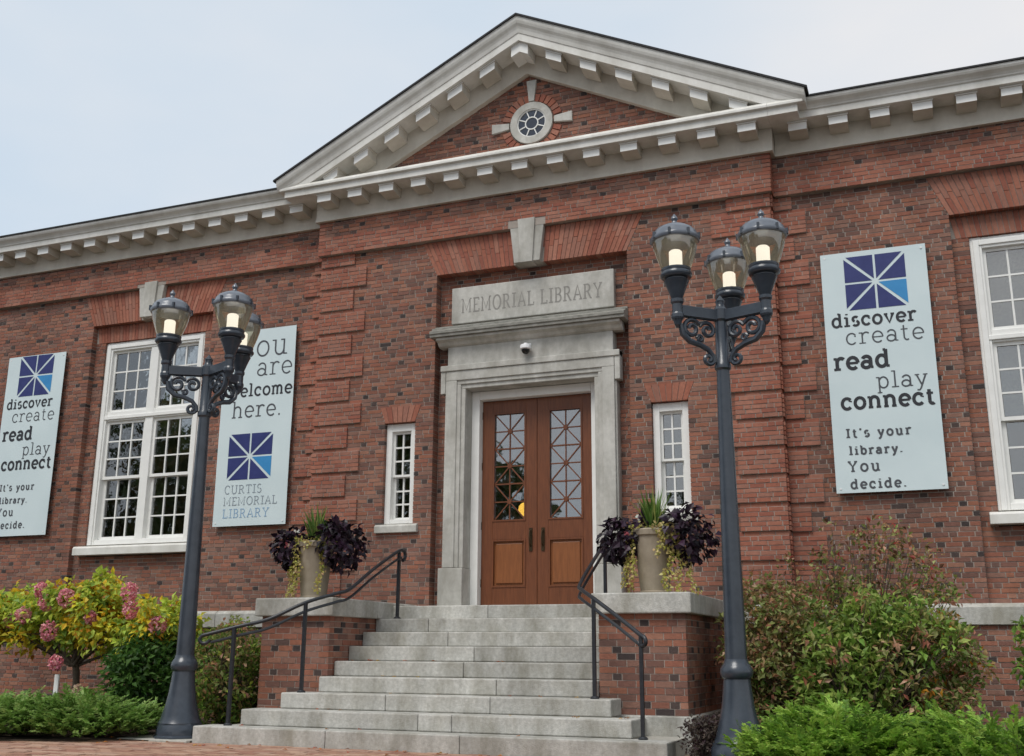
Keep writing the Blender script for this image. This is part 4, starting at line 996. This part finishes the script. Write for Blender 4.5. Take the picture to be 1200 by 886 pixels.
# big right shrub: reddish left, bright green middle, sparse top
random.seed(35)
SR = (3.95,-1.15,0)
cl1 = cloud((3.22,-1.3,1.0), (.58,.6,.72), 150, (.10,.17), RDG, wt=1)+cloud((3.3,-1.3,.5), (.6,.6,.45), 70, (.10,.17), GRN+RDG, wt=1)+cloud((4.68,-1.4,.8), (.42,.5,.65), 90, (.10,.17), RDG+GRN+ORG[:1], wt=1)+cloud((4.15,-.9,1.85), (.85,.35,.45), 62, (.11,.2), BUR[1:4]+RDG+[(.45,.09,.07)], wt=.33)+cloud((4.05,-.85,1.4), (1.0,.4,.4), 80, (.10,.19), RDG+GRN[:2], wt=.6)
shrub('viburnum_bush', SR, cl1, 'large reddish and bronze leaved bush below the right banner', 'shrub', dens=40, leafsize=(.05,.085), stem_r=.006)
random.seed(36)
shrub('green_bush', (4.0,-1.75,0), cloud((3.95,-1.75,.85), (.45,.4,.55), 62, (.09,.16), BRT, wt=1)+cloud((4.35,-1.6,1.05), (.42,.4,.42), 40, (.09,.16), BRT+GRN[1:], wt=.8)+cloud((3.9,-1.8,.4), (.6,.4,.3), 36, (.1,.16), BRT[:3], wt=1)+cloud((4.15,-1.5,1.32), (.62,.35,.25), 24, (.07,.13), BRT[3:]+BRT[:2], wt=.5)+cloud((4.65,-1.75,1.1), (.35,.3,.35), 16, (.07,.13), BRT, wt=.5)+cloud((4.1,-1.95,.85), (.65,.3,.6), 26, (.07,.14), RDG+[(.45,.16,.10)], wt=.45), 'bright green bush in front of the reddish bush, right of the right lamp', 'shrub', dens=36, leafsize=(.065,.11), wid=.45)
random.seed(37)
shrub('leafy_shrub', (5.75,-1.1,0), cloud((5.75,-1.05,.85), (.32,.35,.5), 36, (.10,.16), BRT[:3]+GRN, wt=1), 'green shrub at the right edge under the right window', 'shrub', dens=36, leafsize=(.06,.09))
# junipers
def juniper(base, fronds, label, pal, seed, rx, ry, h):
    random.seed(seed); e = empty('juniper', base, label=label, cat='shrub', group='low junipers along the bed edge'); fo = MB(); sm = MB(); B = Vector(base)
    for i in range(fronds):
        a = rnd(0, 2*math.pi); r_ = math.sqrt(rnd(.0, 1)); x, y = B.x+rx*r_*math.cos(a), B.y+ry*r_*math.sin(a)
        top = h*(1-.45*r_**2)*(1+.35*noise.noise(Vector((x*2.2, y*2.2, seed))))
        if noise.noise(Vector((x*4.5, y*4.5, seed*1.7))) < -.22: continue
        z = top*rnd(.12,1.0)**.8; p = Vector((x, y, z))
        d = Vector((math.cos(a)*.8+rnd(-.6,.6), math.sin(a)*.8+rnd(-.6,.6), rnd(.05,.7))).normalized(); L = rnd(.12,.24)
        q = d.cross(Vector((0,0,1))).normalized(); nrm = q.cross(d)
        c0 = random.choice(pal); f_ = .55+.45*z/max(top,.01); f_ = 1
        for k in range(9):
            t = k/9; b_ = p+d*L*t
            for s in (-1, 1):
                dd = (d*.75+q*s*rnd(.4,.9)+nrm*rnd(-.35,.45)); l_ = (.065*(1-.55*t))*rnd(.7,1.25); leaf(fo, b_, dd, nrm+rv()*.5, l_*1.15, .024, jit(c0, .25), .1)
        leaf(fo, p+d*L*.85, d, nrm, .05, .014, jit(c0), .1)
        if i % 6 == 0: sm.tube([B+Vector(((x-B.x)*.3,(y-B.y)*.3,.02)), Vector((x,y,z*.6)), p], [.012,.008,.003], 5)
    sm.build('stem', M_bark, e); tag(fo.build('foliage', M_leaf, e), kind='stuff'); return e
JG = [(0.208,0.372,0.046),(0.273,0.444,0.063),(0.156,0.288,0.040),(0.351,0.516,0.092),(0.104,0.204,0.032)]
JD = [(0.172,0.302,0.061),(0.230,0.370,0.088),(0.127,0.224,0.044),(0.310,0.448,0.132)]
juniper((4.0,-3.85,0), 1900, 'bright green low juniper beside the right lamp base', JG, 41, .80, .8, .43)
juniper((5.25,-3.75,0), 1900, 'bright green low juniper in the bottom right corner', JG, 42, .95, .9, .46)
juniper((-3.98,-3.1,0), 1300, 'green low juniper next to the left lamp base', JD, 43, .76, .60, .40)
juniper((-5.1,-3.45,0), 1700, 'green low juniper at the left edge under the hydrangea', JD, 44, .95, .78, .40)
juniper((-6.6,-3.8,0), 1200, 'green low juniper partly cut off by the left edge', JD, 45, 1.0, .8, .40)
# dry perennial beside the step end
random.seed(46)
shrub('dry_perennial', (2.78,-2.92,0), cloud((2.78,-2.9,.2), (.22,.2,.2), 40, (.06,.1), [(.11,.085,.07),(.15,.12,.10),(.07,.05,.045),(.06,.03,.035)], wt=1), 'small dry brown plant at the right end of the lowest step', 'plant', dens=30, leafsize=(.03,.055))

# fallen leaves on the pavement, steps and stair corners
random.seed(47); ll = MB()
for i in range(70):
    if i < 40: x, y = rnd(-4.5,2.4), -3.25-abs(random.gauss(0,.35)); z = .006
    else:
        k = random.randrange(1, 6); x, y, z = rnd(-XS[k]+.05, XS[k]-.05), YS[k+1]-rnd(.02,.2), RI*k+.006
    if inside(bed_l, x, y): z = .03
    leaf(ll, Vector((x,y,z)), Vector((rnd(-1,1),rnd(-1,1),.05)), Vector((rnd(-.3,.3),rnd(-.3,.3),1)), rnd(.04,.07), rnd(.03,.045), jit(random.choice([(.50,.18,.04),(.55,.32,.05),(.30,.14,.06),(.42,.10,.05)])), .2)
tag(ll.build('leaf_litter', M_leaf), 'scattered fallen leaves on the pavement and steps', 'leaves', kind='stuff')

# ------------------------------------------------------------------ planters
def planter(x, y, z, label, balls, seed, trail):
    random.seed(seed); e = empty('planter', (x, y, z), label=label, cat='planter', group='planters on the cheek walls')
    p_ = MB(); p_.lathe([(.165,.0),(.165,.03),(.15,.04),(.16,.12),(.205,.60),(.225,.61),(.23,.66),(.215,.675),(.19,.675),(.185,.62)], x, y, z, 28); p_.build('pot', M_pot, e, smooth=True)
    so_ = MB(); so_.lathe([(.01,.615),(.188,.62)], x, y, z, 20); so_.build('soil', M_soil, e)
    for dx, dy, dz, r_ in balls:
        fo = MB(); c0 = Vector((x+dx, y+dy, z+dz))
        for i in range(380):
            v = rv(); q = c0+Vector((v.x,v.y,v.z*.95))*r_*(rnd(.2,1.1)**.5)*(1+.12*noise.noise(v*1.7+c0)); leaf(fo, q, v*.6+rv()*.7+Vector((0,0,-.5)), v+Vector((0,0,.4))+rv()*.4, rnd(.06,.13), rnd(.05,.095), jit(random.choice(PUR), .35), .2)
        sm = MB()
        for i in range(10): v = rv(); sm.tube([(x,y,z+.62), (x+dx*.4,y+dy*.4,z+.74), tuple(c0+v*r_*.6)], [.008,.006,.003], 5)
        fo.v += []; ob = fo.build('purple_foliage', M_purple, e); tag(ob, kind='stuff'); sm.build('stem', M_purple if False else M_bark, ob)
    gr = MB()
    for i in range(60):
        a = rnd(0, 6.28); t = rnd(.05,.5); h = rnd(.30,.58); b0 = Vector((x+rnd(-.05,.05), y+rnd(-.05,.05), z+.62)); tip = b0+Vector((math.cos(a)*t*.55, math.sin(a)*t*.55, h*(1-.3*t))); mid = b0.lerp(tip,.55)+Vector((0,0,.05)); s_ = Vector((-math.sin(a), math.cos(a), 0))*.009
        c = jit(random.choice([(.12,.24,.05),(.20,.32,.08),(.30,.36,.10),(.09,.17,.03)])); gr.add([b0-s_, b0+s_, mid+s_*1.2, mid-s_*1.2, tip], [(0,1,2,3),(3,2,4)], c)
    tag(gr.build('spiky_grass', M_leaf, e), kind='stuff')
    tr = MB(); LIM = [(.46,.44,.10),(.55,.50,.16),(.38,.38,.08),(.60,.50,.22),(.50,.36,.16)]
    for a, L, ofs in trail:
        r0 = .215
        for i in range(int(L*190)):
            t = i/(L*190); zz = z+.69-L*t if t > .06 else z+.70; rr = r0+.03+ofs*t+rnd(-.025,.025); aa = a+rnd(-.13,.13)+.15*math.sin(t*6+a)
            p = Vector((x+rr*math.cos(aa), y+rr*math.sin(aa), max(zz+rnd(-.02,.02), z+.01))); leaf(tr, p, rv()+Vector((0,0,-.6)), Vector((math.cos(aa),math.sin(aa),.4))+rv()*.4, rnd(.03,.05), rnd(.026,.038), jit(random.choice(LIM)), .1)
    for i in range(110):
        aa = rnd(0,6.28); rr = rnd(.12,.25); p = Vector((x+rr*math.cos(aa), y+rr*math.sin(aa), z+.68+rnd(-.02,.05))); leaf(tr, p, rv(), Vector((0,0,1))+rv()*.5, rnd(.03,.05), rnd(.026,.038), jit(random.choice(LIM)), .1)
    tag(tr.build('trailing_foliage', M_leaf, e), kind='stuff')
    fl = MB()
    for (dx, dz, c) in ((-.10,.78,(.6,.6,.55)),(-.22,.62,(.32,.07,.09))):
        for k in range(5): leaf(fl, Vector((x+dx,y-.27,z+dz))+rv()*.02, rv(), Vector((0,-1,.3)), .035, .03, jit(c,.1), .1)
    tag(fl.build('blossom', M_petal, e), kind='stuff')
planter(-2.05, -1.72, 1.505, 'clay planter with purple foliage on the left cheek wall', [(-.29,-.02,.62,.23),(.33,.0,.64,.29),(.12,.16,.78,.16)], 51, [(-2.3,.62,.03),(-2.0,.66,.03),(-2.65,.7,.05),(-.75,.62,.02),(-2.9,.45,.04),(-1.5,.10,.02)])
planter(2.06, -1.72, 1.505, 'clay planter with purple foliage on the right cheek wall', [(-.32,-.02,.60,.24),(.34,.02,.62,.31),(-.05,.18,.72,.16)], 52, [(-2.3,.66,.08),(-2.6,.6,.10),(-.6,.70,.22),(-.3,.72,.3),(-.9,.66,.15),(-1.1,.3,.05),(-2.9,.5,.05)])
random.seed(53)
tr = MB()
# ------------------------------------------------------------------ far wood across the street, seen only in the glass
random.seed(61); tw = MB()
for i in range(60):
    x = -70+54*rnd(0,1) if i < 56 else -11+rnd(-2,2); y = -46+rnd(-4,4); h = (9.5+6.5*min(1,max(0,(-15-x)/9)))*rnd(.85,1.08) if i < 56 else rnd(8.5,10)
    for k in range(260):
        v = rv(); p = Vector((x+v.x*3.2, y+v.y*2.6, h*.58+v.z*h*.45)); leaf(tw, p, rv(), Vector((0,1,.3))+rv()*.8, rnd(.6,1.0), rnd(.5,.8), jit(random.choice([(.05,.08,.02),(.08,.10,.025),(.12,.09,.03),(.04,.06,.018)])), .1)
    tw.tube([(x,y,-.1),(x,y,h*.6)], [.25,.12], 6, (.05,.04,.03))
o_ = tw.build('far_wood', M_leaf); tag(o_, 'autumn trees across the street reflected in the glass', 'trees', kind='stuff')
